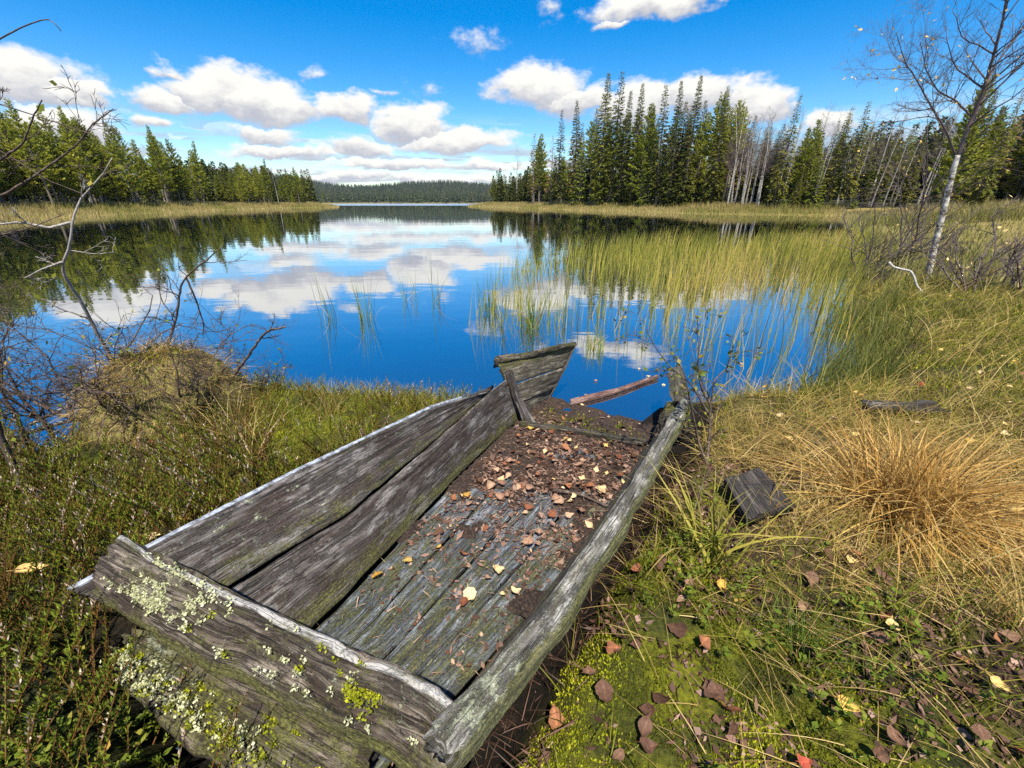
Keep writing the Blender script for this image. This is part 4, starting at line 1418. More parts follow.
def build_leaves():
    rng = np.random.default_rng(77)
    for kind, px, py, size, lab in (('yellow', 378, 582, .05, 'yellow leaf on the boat floor close to the standing side boards'),
                                    ('cream', 471, 603, .062, 'large cream leaf on the boat floor nearest the stern beam'),
                                    ('cream', 498, 577, .046, 'cream leaf standing on edge in the middle of the boat floor'),
                                    ('cream', 514, 597, .042, 'small cream leaf on the boat floor beside the leaning rail'),
                                    ('yellow', 440, 552, .030, 'small yellow leaf on the floor board below the leaf mould'),
                                    ('yellow', 466, 497, .046, 'bright yellow leaf at the edge of the mould by the standing side'),
                                    ('cream', 502, 480, .050, 'pale curled leaf upright in the mould by the standing side'),
                                    ('yellow', 566, 436, .055, 'golden leaf lying against the dark cross bar'),
                                    ('yellow', 531, 425, .045, 'yellow leaf lodged where the rib meets the cross bar'),
                                    ('cream', 602, 492, .055, 'long pale leaf lying over the dark stick in the boat'),
                                    ('pink', 490, 489, .055, 'pinkish leaf in the mould under the standing side'),
                                    ('cream', 645, 466, .045, 'cream leaf tucked against the rail near the bow')):
        p = at(px, py, .15)
        p[2] = floor_z(p[0], p[1]) + .016 + .014 * float(sst(np.array(boat_st(p[0], p[1])[0]), .9, 1.4))
        leaf(kind, p, size, lab, None, rng, .15)
    labs = {'pink': 'faded pinkish leaf among the litter in the boat', 'rust': 'rust-red leaf among the litter in the boat', 'brown': 'dark brown leaf among the litter in the boat',
            'cream': 'pale cream leaf among the litter in the boat', 'yellow': 'yellow leaf among the litter in the boat'}
    k = 0
    while k < 135:
        s = rng.normal(1.42, .33)
        t = rng.uniform(-.46, .42)
        if rng.random() < .22:
            s, t = rng.uniform(.45, 1.2), -.13 - .19 * 0.9 + rng.normal() * .06
        if t < -.06 - .19 * s or s < .4 or s > 2.2 or t > .40:
            continue
        p = st_xyz(s, t, .014 + .016 * float(sst(np.array(s), .9, 1.4)))
        kind = rng.choice(['pink', 'rust', 'brown', 'cream', 'yellow'], p=[.36, .28, .20, .12, .04])
        leaf(kind, p, rng.uniform(.025, .055), labs[kind], kind + ' leaves littering the boat', rng, .3)
        k += 1
    # on the ground
    for kind, px, py, size, lab in (('yellow', 850, 706, .055, 'pale yellow leaf propped in dark grass low on the right bank'),
                                    ('yellow', 722, 588, .05, 'orange-yellow leaf hanging low by the thin shrub'),
                                    ('yellow', 893, 622, .05, 'yellow leaf caught in grass under the golden tussock'),
                                    ('brown', 605, 694, .06, 'big brown leaf on bright moss beside the boat rail'),
                                    ('brown', 676, 628, .06, 'big brown leaf on moss halfway along the boat'),
                                    ('brown', 718, 694, .055, 'dark purple-brown leaf on moss below the thin shrub'),
                                    ('rust', 555, 716, .06, 'dark red-brown leaf nearest the stern end of the rail'),
                                    ('brown', 960, 682, .065, 'large dark leaf in grass by the right picture edge'),
                                    ('red', 805, 762, .04, 'small bright red leaf at the very bottom of the grass bank'),
                                    ('yellow', 1000, 550, .06, 'golden leaf beside the golden tussock at its far right'),
                                    ('rust', 985, 552, .055, 'orange-brown leaf touching the golden leaf by the tussock'),
                                    ('yellow', 850, 562, .055, 'orange leaf lying under the front of the golden tussock'),
                                    ('cream', 33, 570, .075, 'large pale yellow leaf lying on heather left of the transom'),
                                    ('brown', 140, 444, .06, 'tan leaf on moss under the bare shrub'),
                                    ('red', 922, 385, .055, 'pink leaf on the grassy bank beyond the dark plank'),
                                    ('yellow', 1004, 424, .05, 'yellow leaf on a stalk behind the golden tussock')):
        p = at(px, py, .25)
        p[2] = hz(p[0], p[1]) + .03
        p = at(px, py, p[2])
        if px < 60:
            p = at(px, py, .42)
        leaf(kind, p, size, lab, None, rng, .35)
    lab2 = {'brown': 'dark brown fallen leaf on the mossy ground right of the boat', 'rust': 'rusty fallen leaf on the ground right of the boat', 'yellow': 'yellow fallen leaf on the grassy right bank',
            'pink': 'faded tan fallen leaf on the ground right of the boat', 'cream': 'pale fallen leaf on the grassy right bank'}
    k = 0
    while k < 95:
        if k < 52:
            px, py = rng.uniform(520, 1024), rng.uniform(560, 790)
            kind = rng.choice(['brown', 'rust', 'pink', 'yellow'], p=[.62, .18, .16, .04])
        else:
            px, py = rng.uniform(740, 1040), 270 + 190 * rng.random() ** .7
            kind = rng.choice(['yellow', 'cream', 'pink', 'rust'], p=[.5, .28, .12, .1])
        p = at(px, py, .22)
        if lake_sd(p[0], p[1]) < .15 or boat_mask(p[0], p[1]) > -.06:
            continue
        p[2] = hz(p[0], p[1]) + rng.uniform(.012, .04) + (.04 if k >= 52 else 0)
        leaf(kind, p, rng.uniform(.032, .06), lab2[kind], kind + ' leaves fallen on the right bank', rng, .4)
        k += 1
    lab3 = {'rust': 'rusty fallen leaf on the heathery ground left of the boat', 'yellow': 'yellow fallen leaf on the heathery ground left of the boat'}
    k = 0
    while k < 20:
        px, py = rng.uniform(0, 420), rng.uniform(400, 560)
        p = at(px, py, .2)
        if lake_sd(p[0], p[1]) < .1 or boat_mask(p[0], p[1]) > -.1:
            continue
        p[2] = hz(p[0], p[1]) + .03
        kind = 'rust' if rng.random() < .6 else 'yellow'
        leaf(kind, p, rng.uniform(.03, .05), lab3[kind], kind + ' leaves fallen on the left bank', rng, .4)
        k += 1
    k = 0
    while k < 12:
        px, py = rng.uniform(530, 800), rng.uniform(362, 412)
        p = at(px, py, .003)
        if lake_sd(p[0], p[1]) > -.05:
            continue
        leaf('cream' if k % 3 else 'pink', p, rng.uniform(.025, .045), 'small pale leaf floating on the water by the bow' if k % 3 else 'small faded leaf floating on the water by the bow', 'leaves floating by the bow' if k % 3 else 'faded leaves floating by the bow', rng, .03)
        k += 1


build_litter()
build_leaves()


# ------------------------------------------------------------------ loose wood
def lone_board(name, A, B, th, mat, label, cat, **kw):
    c = (np.mean(A, 0) + np.mean(B, 0)) / 2
    o = board(name, A, B, th, mat, None, c, **kw)
    o.location = c
    return tag(o, label, cat)


def build_wood():
    lone_board('driftwood_log', [at(570, 400, .03), at(615, 389, .032), at(657, 375, .028)], [at(571, 405, .015), at(616, 393, .015), at(658, 378, .012)], .03, M['log_wood'], 'reddish brown weathered log floating in the water between the boat ends', 'log', n=120, na=12, nb=8, r=.5, seed=151, amp=.005, edge=.008, wear=lambda u, a, b: 0 * u)
    lone_board('loose_plank', [at(724, 482, .34), at(746, 522, .33)], [at(760, 470, .34), at(794, 508, .33)], .035, M['dark_wood'], 'short dark plank lying in grass between boat and golden tussock', 'plank', n=60, na=24, seed=161, amp=.003)
    lone_board('rotten_plank', [at(862, 402, .36), at(938, 403, .36)], [at(864, 408, .31), at(938, 411, .31)], .07, M['dark_wood'], 'dark rotten plank in pale grass behind the golden tussock', 'plank', n=80, na=10, seed=163, amp=.006, edge=.02, ragged=(.04, .04))
    a = Acc()
    p0 = st_xyz(1.18, .08, .035)
    c_ = along([at(553, 490, .155), at(580, 494, .155), at(607, 506, .15)], 12)
    tube(a, c_, np.linspace(.010, .006, 12), 6, .1)
    o = a.build('broken_stick', M['shrub_bark'])
    tag(o, 'dark wet stick lying across the litter on the boat floor', 'stick')
    a = Acc()
    pts = along([atY(889, 262, 6.6), atY(893, 267, 6.55), atY(901, 269, 6.5), atY(911, 271, 6.45), atY(915, 279, 6.4), atY(917, 286, 6.35), atY(923, 293, 6.25)], 26)
    tube(a, pts, np.linspace(.017, .013, 26), 7)
    o = a.build('bleached_branch', M['bleached'], smooth=True)
    tag(o, 'crooked bleached white branch standing out of the sedge', 'branch')


build_wood()


# ------------------------------------------------------------------ ground plants
def scatter(rng, n, x0, x1, y0, y1):
    x, y = rng.uniform(x0, x1, n), rng.uniform(y0, y1, n)
    return x, y


def in_poly(x, y, poly):
    ins = np.zeros(x.shape, bool)
    for i in range(len(poly)):
        ax, ay = poly[i][:2]
        bx, by = poly[(i + 1) % len(poly)][:2]
        cr = (ay > y) != (by > y)
        ins ^= cr & (x < (bx - ax) * (y - ay) / ((by - ay) if by != ay else 1e-9) + ax)
    return ins


def up_dirs(rng, n, spread, lean=(0, 0)):
    a = rng.uniform(0, 6.28, n)
    t = np.abs(rng.normal(size=n)) * spread
    return np.stack([np.cos(a) * t + lean[0], np.sin(a) * t + lean[1], np.ones(n)], 1)


def build_reeds():
    rng = np.random.default_rng(41)
    dense = [at(px, py, 0) for px, py in ((545, 268), (570, 254), (620, 248), (700, 246), (800, 242), (866, 236), (884, 258), (870, 300), (840, 292), (800, 283), (740, 288), (690, 292), (640, 288), (600, 295), (570, 288))]
    sparse = [at(px, py, 0) for px, py in ((436, 318), (432, 296), (470, 286), (540, 262), (600, 280), (850, 285), (858, 325), (838, 372), (800, 394), (760, 398), (735, 368), (690, 350), (640, 335), (590, 330), (560, 328), (500, 330), (462, 326))]
    acc = Acc()
    for poly, dens, l0, l1, w0, w1, sp in ((dense, 88, .40, .82, .005, .011, .16), (sparse, 85, .36, .80, .004, .009, .12)):
        pa = np.array(poly)
        x0, x1, y0, y1 = pa[:, 0].min(), pa[:, 0].max(), pa[:, 1].min(), pa[:, 1].max()
        x, y = scatter(rng, int((x1 - x0) * (y1 - y0) * dens), x0, x1, y0, y1)
        cl = fbm(x * .9, y * .5, 3, 61)
        ok = in_poly(x, y, poly) & (cl + rng.normal(size=len(x)) * .05 > ((.43 + .10 * sst(x / np.maximum(y, .1), .45, .12)) if poly is dense else .49 + .05 * sst(x / np.maximum(y, .1), .35, .6))) & (lake_sd(x, y) < .15)
        x, y = x[ok], y[ok]
        n = len(x)
        L = rng.uniform(l0, l1, n) * (.75 + .5 * fbm(x * .7, y * .7, 2, 5))
        rn = np.clip(rng.normal(.52, .24, n) + (fbm(x * .6, y * .6, 2, 8) - .5) * .9, 0, 1)
        D = up_dirs(rng, n, sp, (.06, 0))
        blades(acc, np.stack([x, y, np.full(n, -.05)], 1), D, L, rng.uniform(w0, w1, n) * (1 + np.hypot(x, y) / 14), rng.uniform(.05, .55, n), 3, rng, rn)
    o = acc.build('reeds', M['reed'])
    tag(o, 'yellow-green sedge and reeds standing in the shallow water', 'reeds', None, 'stuff')
    # separate rush tufts in open water
    for px, py, k, hgt, lab in ((331, 318, 16, .78, 'leftmost small dark rush tuft in the open water'),
                                (365, 319, 22, .75, 'dense dark rush tuft beside the leftmost small one'),
                                (409, 300, 12, .6, 'thin sparse rush tuft between the dense tuft and the reeds'),
                                (437, 303, 9, .85, 'thin rush tuft with one bent loop at the edge of the reeds'),
                                (529, 327, 60, .62, 'bright green thick rush tuft just behind the bow boards'),
                                (487, 312, 30, .7, 'green rush tuft left of the bright thick one'),
                                (596, 349, 46, .34, 'pale faded rush tuft in the water above the floating log')):
        p = at(px, py, 0)
        root = thing('rush_tuft', tuple(p), lab, 'rush')
        a = Acc()
        P = rng.normal(size=(k, 3)) * np.array([.06, .06, 0]) * (1 if k < 40 else 1.2)
        P[:, 2] = -.06
        blades(a, P, up_dirs(rng, k, .14 if k < 40 else .08), hgt * rng.uniform(.5, 1.15, k), rng.uniform(.007, .012, k), rng.uniform(.05, .5, k), 4, rng, None if 'pale' not in lab else rng.uniform(.75, 1, k))
        a.build('green_blade', M['rush'], root)
        b = Acc()
        k2 = max(3, k // 5)
        blades(b, rng.normal(size=(k2, 3)) * np.array([.06, .06, 0]), up_dirs(rng, k2, .4), hgt * rng.uniform(.5, .9, k2), rng.uniform(.005, .008, k2), rng.uniform(1.2, 2.4, k2), 6, rng)
        b.build('bent_blade', M['straw'], root)


def build_shore_grass():
    rng = np.random.default_rng(43)
    acc = Acc()
    # straw-coloured fringe of both far shores
    seg = [(LAKE[i], LAKE[(i + 1) % len(LAKE)]) for i in range(22, 46)]
    for (a, b) in seg:
        ln = np.hypot(*(b - a))
        mid = (a + b) / 2
        dist = np.hypot(*mid)
        if dist > 320 or dist < 34:
            continue
        n = int(min(9000, ln * 8 * 2600 / dist))
        t = rng.random(n)
        nrm = np.array([(b - a)[1], -(b - a)[0]]) / ln
        if lake_sd(mid[:1] + nrm[:1], mid[1:] + nrm[1:])[0] < 0:
            nrm = -nrm
        o_ = rng.uniform(-.4, 9, n)
        p = a + (b - a) * t[:, None] + nrm * o_[:, None]
        z = height(p[:, 0], p[:, 1])
        w = .012 + dist * .0006
        L = rng.uniform(.35, .75, n) * (1 + .5 * (o_ > 5))
        blades(acc, np.stack([p[:, 0], p[:, 1], z], 1), up_dirs(rng, n, .2), L, np.full(n, w), rng.uniform(.1, .8, n), 2, rng, np.clip(rng.normal(.84, .13, n) - .25 * (fbm(p[:, 0] * .15, p[:, 1] * .15, 2, 4) > .55), 0, 1))
    o = acc.build('shore_grass', M['meadow'])
    tag(o, 'straw-coloured sedge fringe along the far lake shores', 'grass', None, 'stuff')
    # meadow on the right behind the near bank
    acc = Acc()
    x, y = scatter(rng, 60000, 3.2, 40, 4.2, 46)
    sd = lake_sd(x, y)
    ok = (sd > -.1) & (sd < 14) & (np.abs(x) < y * 1.5 + 1)
    d = np.hypot(x, y)
    ok &= rng.random(len(x)) < np.clip(14 / d, .35, 1) * np.where((d < 9) & (sd > .45), .35, np.where(d < 9, .55, 1))
    x, y, sd, d = x[ok], y[ok], sd[ok], d[ok]
    z = height(x, y)
    n = len(x)
    dry = sst(x / np.maximum(y, .1), 1.0, 1.25) * .35
    rn = np.clip(rng.normal(.42, .16, n) + dry + (fbm(x * .5, y * .5, 3, 14) - .5) * .6, 0, 1)
    tall = .42 * (1 - .45 * sst(sd, .5, 5)) * np.where((d < 9) & (sd > .5), .38, np.where(d < 9, .7, 1.0))
    rn = np.where((d < 9) & (sd > .4), rn * .75, rn)
    blades(acc, np.stack([x, y, z - .02], 1), up_dirs(rng, n, .28, (.05, 0)), tall * rng.uniform(.5, 1.5, n), .006 + d * .0008, rng.uniform(.2, 1.1, n), 3, rng, rn)
    # clumps of taller sedge along the near right shoreline
    for k in range(70):
        px = rng.uniform(790, 900)
        p = at(px, rng.uniform(300, 395), .05)
        s0 = lake_sd(p[0], p[1])
        if s0 < -.35 or s0 > .9:
            continue
        m = int(rng.integers(18, 40))
        P = p + rng.normal(size=(m, 3)) * np.array([.06, .06, 0])
        P[:, 2] = np.maximum(height(P[:, 0], P[:, 1]), -.05)
        blades(acc, P, up_dirs(rng, m, .25, (.08, -.02)), rng.uniform(.2, .5, m), rng.uniform(.005, .010, m), rng.uniform(.2, .9, m), 4, rng, np.clip(rng.normal(.25, .15, m), 0, 1))
    o = acc.build('meadow_grass', M['meadow'])
    tag(o, 'tall greenish yellow sedge meadow along the right bank', 'grass', None, 'stuff')


def build_bank_grass():
    rng = np.random.default_rng(47)
    acc, dry = Acc(), Acc()
    # right bank
    x, y = scatter(rng, 120000, .1, 7.5, .25, 7.5)
    sd = lake_sd(x, y)
    bm = boat_mask(x, y)
    d = np.hypot(x, y)
    mossy = np.exp(-(((x - .45) / .5) ** 2 + ((y - .75) / .40) ** 2))
    cl = fbm(x * 3.2, y * 3.2, 3, 71)
    ok = (sd > -.05) & (bm < -.12) & ~((np.abs(x - 1.14) < .10) & (np.abs(y - 1.62) < .15)) & (rng.random(len(x)) < np.clip(1.4 - mossy * 1.5, .08, 1) * np.clip(3.0 / d, .15, 1)) & (cl > .36)
    x, y, d, cl, sd = x[ok], y[ok], d[ok], cl[ok], sd[ok]
    z = height(x, y)
    n = len(x)
    warm = sst(x, .7, 1.3) * sst(y, .95, 1.35) * (.30 + .7 * np.clip(1.25 - np.hypot((x - 2.0) / 1.3, (y - 1.5) / .8), 0, 1))
    rn = np.clip(rng.normal(.35, .2, n) + warm * .45 + (cl - .5) * .4, 0, 1)
    g = rng.random(n) > warm * .72
    D = up_dirs(rng, n, .55, (.1, -.1))
    L = rng.uniform(.06, .20, n) * (1 + .4 * sst(d, 2, 4))
    W = rng.uniform(.0018, .0042, n) * (1 + d * .14)
    P = np.stack([x, y, z - .01], 1)
    blades(acc, P[g], D[g], L[g], W[g], rng.uniform(.3, 1.6, g.sum()), 3, rng, rn[g])
    q = ~g
    Dd = up_dirs(rng, q.sum(), 1.1, (.25, -.15))
    blades(dry, P[q] + [0, 0, .015], Dd, L[q] * 1.9, W[q] * .9, rng.uniform(.8, 2.2, q.sum()), 4, rng, rng.beta(2, 2, q.sum()))
    # long lying straws
    k = 1000
    xx, yy = scatter(rng, k, .35, 2.6, .35, 2.4)
    ok = (boat_mask(xx, yy) < -.05)
    xx, yy = xx[ok], yy[ok]
    n = len(xx)
    a = rng.normal(2.4, .8, n)
    D = np.stack([np.cos(a), np.sin(a), rng.uniform(.15, .6, n)], 1)
    blades(dry, np.stack([xx, yy, height(xx, yy) + .02], 1), D, rng.uniform(.12, .42, n), rng.uniform(.0014, .003, n), rng.uniform(.5, 2.2, n), 6, rng, rng.uniform(.2, 1, n))
    k = 30000
    xx, yy = scatter(rng, k, .65, 3.4, .85, 3.2)
    ok = (boat_mask(xx, yy) < -.16) & (lake_sd(xx, yy) > .02) & (fbm(xx * 3.2, yy * 3.2, 3, 71) > .33) & (rng.random(k) < np.clip(1.15 - np.hypot((xx - 2.0) / 1.25, (yy - 1.5) / .75), .10, 1)) & ~((np.abs(xx - 1.14) < .13) & (np.abs(yy - 1.62) < .2))
    xx, yy = xx[ok], yy[ok]
    n = len(xx)
    a = fbm(xx * 2.2, yy * 2.2, 3, 99) * 14 + rng.normal(size=n) * .5
    D = np.stack([np.cos(a), np.sin(a), rng.uniform(.15, 1.0, n)], 1)
    blades(dry, np.stack([xx, yy, height(xx, yy)], 1), D, rng.uniform(.08, .30, n), rng.uniform(.0018, .0042, n), rng.uniform(.8, 2.3, n), 4, rng, np.clip(rng.normal(.5, .25, n), 0, 1))
    bits = Acc()
    k = 16000
    xx, yy = scatter(rng, k, .0, 2.4, .25, 1.9)
    ok = (boat_mask(xx, yy) < -.09) & (fbm(xx * 4, yy * 4, 3, 55) > .44)
    xx, yy = xx[ok], yy[ok]
    n = len(xx)
    a = rng.uniform(0, 6.28, n)
    kites(bits, np.stack([xx, yy, height(xx, yy) + .008], 1), np.stack([np.cos(a), np.sin(a), rng.normal(size=n) * .5], 1), np.clip(rng.lognormal(-3.9, .5, n), .006, .05), np.clip(rng.lognormal(-4.7, .5, n), .002, .026), np.array([0, 0, 1.]) + rng.normal(size=(n, 3)) * .6, rng.beta(1.5, 3.0, n))
    # dead twigs and stalks in the dark hollow under the leaning rail
    k = 900
    s_ = rng.uniform(-.2, 2.0, k)
    t_ = rng.uniform(.46, .74, k)
    P = np.stack([BO[0] + BD[0] * s_ + BN[0] * t_, BO[1] + BD[1] * s_ + BN[1] * t_], 1)
    a = rng.uniform(0, 6.28, k)
    blades(bits, np.c_[P, height(P[:, 0], P[:, 1]) + .005], np.stack([np.cos(a), np.sin(a), rng.uniform(.0, .8, k)], 1), rng.uniform(.04, .16, k), rng.uniform(.0015, .004, k), rng.uniform(.3, 1.6, k), 4, rng, rng.beta(1.2, 4, k))
    o = bits.build('ground_litter', M['litter'])
    tag(o, 'brown leaf crumbs and twig bits on the ground right of the boat', 'litter', None, 'stuff')
    # left bank between shore and boat
    x, y = scatter(rng, 26000, -3.2, .2, .9, 3.3)
    sd = lake_sd(x, y)
    bm = boat_mask(x, y)
    cl = fbm(x * 3.2, y * 3.2, 3, 72)
    edge = sst(sd, .5, .05)
    ok = (sd > -.03) & (bm < -.08) & (rng.random(len(x)) < .25 + .7 * edge + .4 * (cl > .52))
    x, y, cl, edge = x[ok], y[ok], cl[ok], edge[ok]
    n = len(x)
    blades(acc, np.stack([x, y, height(x, y) - .01], 1), up_dirs(rng, n, .5), rng.uniform(.06, .17, n) * (1 + .3 * edge), rng.uniform(.002, .005, n), rng.uniform(.2, 1.2, n), 3, rng, np.clip(rng.normal(.38, .18, n) + (cl - .5) + .18 * edge, 0, 1))
    o = acc.build('bank_grass', M['short_grass'])
    tag(o, 'short mixed green grass on the lake bank', 'grass', None, 'stuff')
    o = dry.build('dry_grass', M['straw'])
    tag(o, 'bleached dead grass lying over the right bank', 'grass', None, 'stuff')


def build_moss():
    rng = np.random.default_rng(53)
    acc = Acc()
    for n, x0, x1, y0, y1, cx, cy, rx, ry, s0 in ((30000, 2.6, 7.5, 2.8, 7.0, 4.6, 4.6, 2.2, 1.8, .030), (120000, -.3, 1.5, .25, 1.7, .45, .72, .62, .48, .012), (26000, -2.6, -.2, 1.3, 3.1, -1.25, 2.3, .6, .5, .016)):
        x, y = scatter(rng, n, x0, x1, y0, y1)
        f = np.exp(-(((x - cx) / rx) ** 2 + ((y - cy) / ry) ** 2)) + .35 * sst(fbm(x * 6.5, y * 6.5, 3, 33), .5, .6)
        f = f * (1 - .75 * sst(x, .75, 1.1) * (s0 < .013))
        ok = (rng.random(n) < f * 1.3) & (boat_mask(x, y) < -.03 - .16 * fbm(x * 9, y * 9, 3, 44)) & (lake_sd(x, y) > .05) & (fbm(x * 8, y * 8, 2, 81) > .34)
        x, y = x[ok], y[ok]
        m = len(x)
        z = height(x, y) + .012 * (fbm(x * 14, y * 14, 2, 82) - .3)
        cl = fbm(x * 5, y * 5, 3, 83)
        P = np.stack([x, y, z - .004], 1)
        D = up_dirs(rng, m, .7)
        kites(acc, P, D, s0 * rng.uniform(.5, 1.2, m), s0 * rng.uniform(.25, .5, m), rng.normal(size=(m, 3)), np.clip(rng.normal(.46, .18, m) + (cl - .5) * 2.2, 0, 1))
    m = 1500
    s_, t_ = rng.normal(2.05, .12, m), rng.normal(-.05, .22, m)
    ok = (fbm(s_ * 8, t_ * 8, 3, 12) > .46) & (s_ > 1.86) & (s_ < 2.32) & (t_ > -.42) & (t_ < .36)
    P = np.array([st_xyz(a, b, .004) for a, b in zip(s_[ok], t_[ok])])
    m = len(P)
    kites(acc, P, up_dirs(rng, m, .6), .018 * rng.uniform(.6, 1.8, m), .008 * rng.uniform(.6, 1.5, m), rng.normal(size=(m, 3)), np.clip(rng.normal(.35, .2, m), 0, 1))
    o = acc.build('moss_carpet', M['moss'])
    tag(o, 'bright yellow-green moss cushions beside the boat', 'moss', None, 'stuff')


def build_heather():
    rng = np.random.default_rng(59)
    acc = Acc()
    x, y = scatter(rng, 7600, -3.4, .3, .15, 3.1)
    sd = lake_sd(x, y)
    bm = boat_mask(x, y)
    cl = fbm(x * 2.6, y * 2.6, 3, 91)
    s_, t_ = boat_st(x, y)
    near = (y < 1.9 - .25 * (x + 1)) & (x < -.35)
    ok = (sd > .12) & (bm < -.10) & (rng.random(len(x)) < np.where(near, .95, .38)) & (cl > .36) & ~((x > -.35) & (y < 1.5)) & (np.hypot(x, y) > .55)
    x, y, cl = x[ok], y[ok], cl[ok]
    z = height(x, y)
    for px_, py_, pz_, c_ in zip(x, y, z, cl):
        L = rng.uniform(.14, .29) * (.75 + .6 * c_) * (1.15 if py_ < 1.9 else .65)
        n = int(L / .0040)
        a = rng.uniform(0, 6.28)
        d = norm(np.array([math.cos(a) * .35 + rng.normal() * .15, math.sin(a) * .35 + rng.normal() * .15, 1.0]))
        s = np.linspace(.12, 1, n)
        bend = np.array([math.cos(a), math.sin(a), 0]) * .18
        P = np.array([px_, py_, pz_ - .01]) + d * (s * L)[:, None] + bend * (s ** 2 * L)[:, None]
        an = np.arange(n) * 2.4
        tip = 1 - .55 * s
        D = np.stack([np.cos(an) * tip, np.sin(an) * tip, np.full(n, 1.25)], 1)
        base = np.clip(rng.normal(.54, .14) - .24 * float(sst(vnoise(px_ * 3.1, py_ * 3.1, 66), .58, .74)), .03, .85)
        rn = np.clip(base + rng.normal(size=n) * .09, 0, .87)
        if rng.random() < .30:
            fl = (s > .55) & (rng.random(n) < .5)
            rn[fl] = rng.uniform(.91, 1.0, fl.sum())
        kites(acc, P, D, (.010 + .014 * (vnoise(s * 6, s * 0 + px_ * 90, 3) > .55)) * rng.uniform(.7, 1.3, n) * (1.25 - .5 * s), .0038 * rng.uniform(.8, 1.4, n), rng.normal(size=(n, 3)), rn)
        tube(acc, [P[0] - d * .02, P[n // 2], P[-1]], [.0022, .0017, .0010], 3, .03, False)
    o = acc.build('heather', M['heather'])
    tag(o, 'dark green heather with dry pale flowers left of the boat', 'heather', None, 'stuff')
    # small round-leaved undershrub low in the corner and by the rail
    acc = Acc()
    for cx, cy, r_, k in ((70, 745, .18, 80), (200, 742, .16, 60), (130, 690, .12, 30), (705, 555, .10, 34), (690, 600, .08, 20), (870, 650, .10, 24), (850, 740, .14, 34), (150, 380, .15, 20)):
        p0 = at(cx, cy, .24)
        for j in range(k):
            p = p0 + rng.normal(size=3) * np.array([r_, r_, 0])
            if boat_mask(p[0], p[1]) > -.04:
                continue
            p[2] = hz(p[0], p[1])
            h_ = rng.uniform(.05, .14) if cy > 400 else rng.uniform(.1, .3)
            d = norm(np.array([rng.normal() * .3, rng.normal() * .3, 1]))
            tube(acc, [p, p + d * h_], [.0012, .0008], 3, .2, False)
            m = int(rng.integers(4, 8))
            s = rng.uniform(.4, 1, m)
            an = rng.uniform(0, 6.28, m)
            D = np.stack([np.cos(an), np.sin(an), rng.uniform(.1, .7, m)], 1)
            kites(acc, p + d * (s * h_)[:, None], D, rng.uniform(.014, .028, m), rng.uniform(.009, .017, m), np.array([0, 0, 1.]) + rng.normal(size=(m, 3)) * .25 + np.cross(D, [0, 0, 1]) * 0, np.clip(rng.normal(.5, .2, m), 0, 1))
    o = acc.build('berry_leaves', M['green_leaf'])
    tag(o, 'low green berry leaves growing among heather and moss', 'ground cover', None, 'stuff')


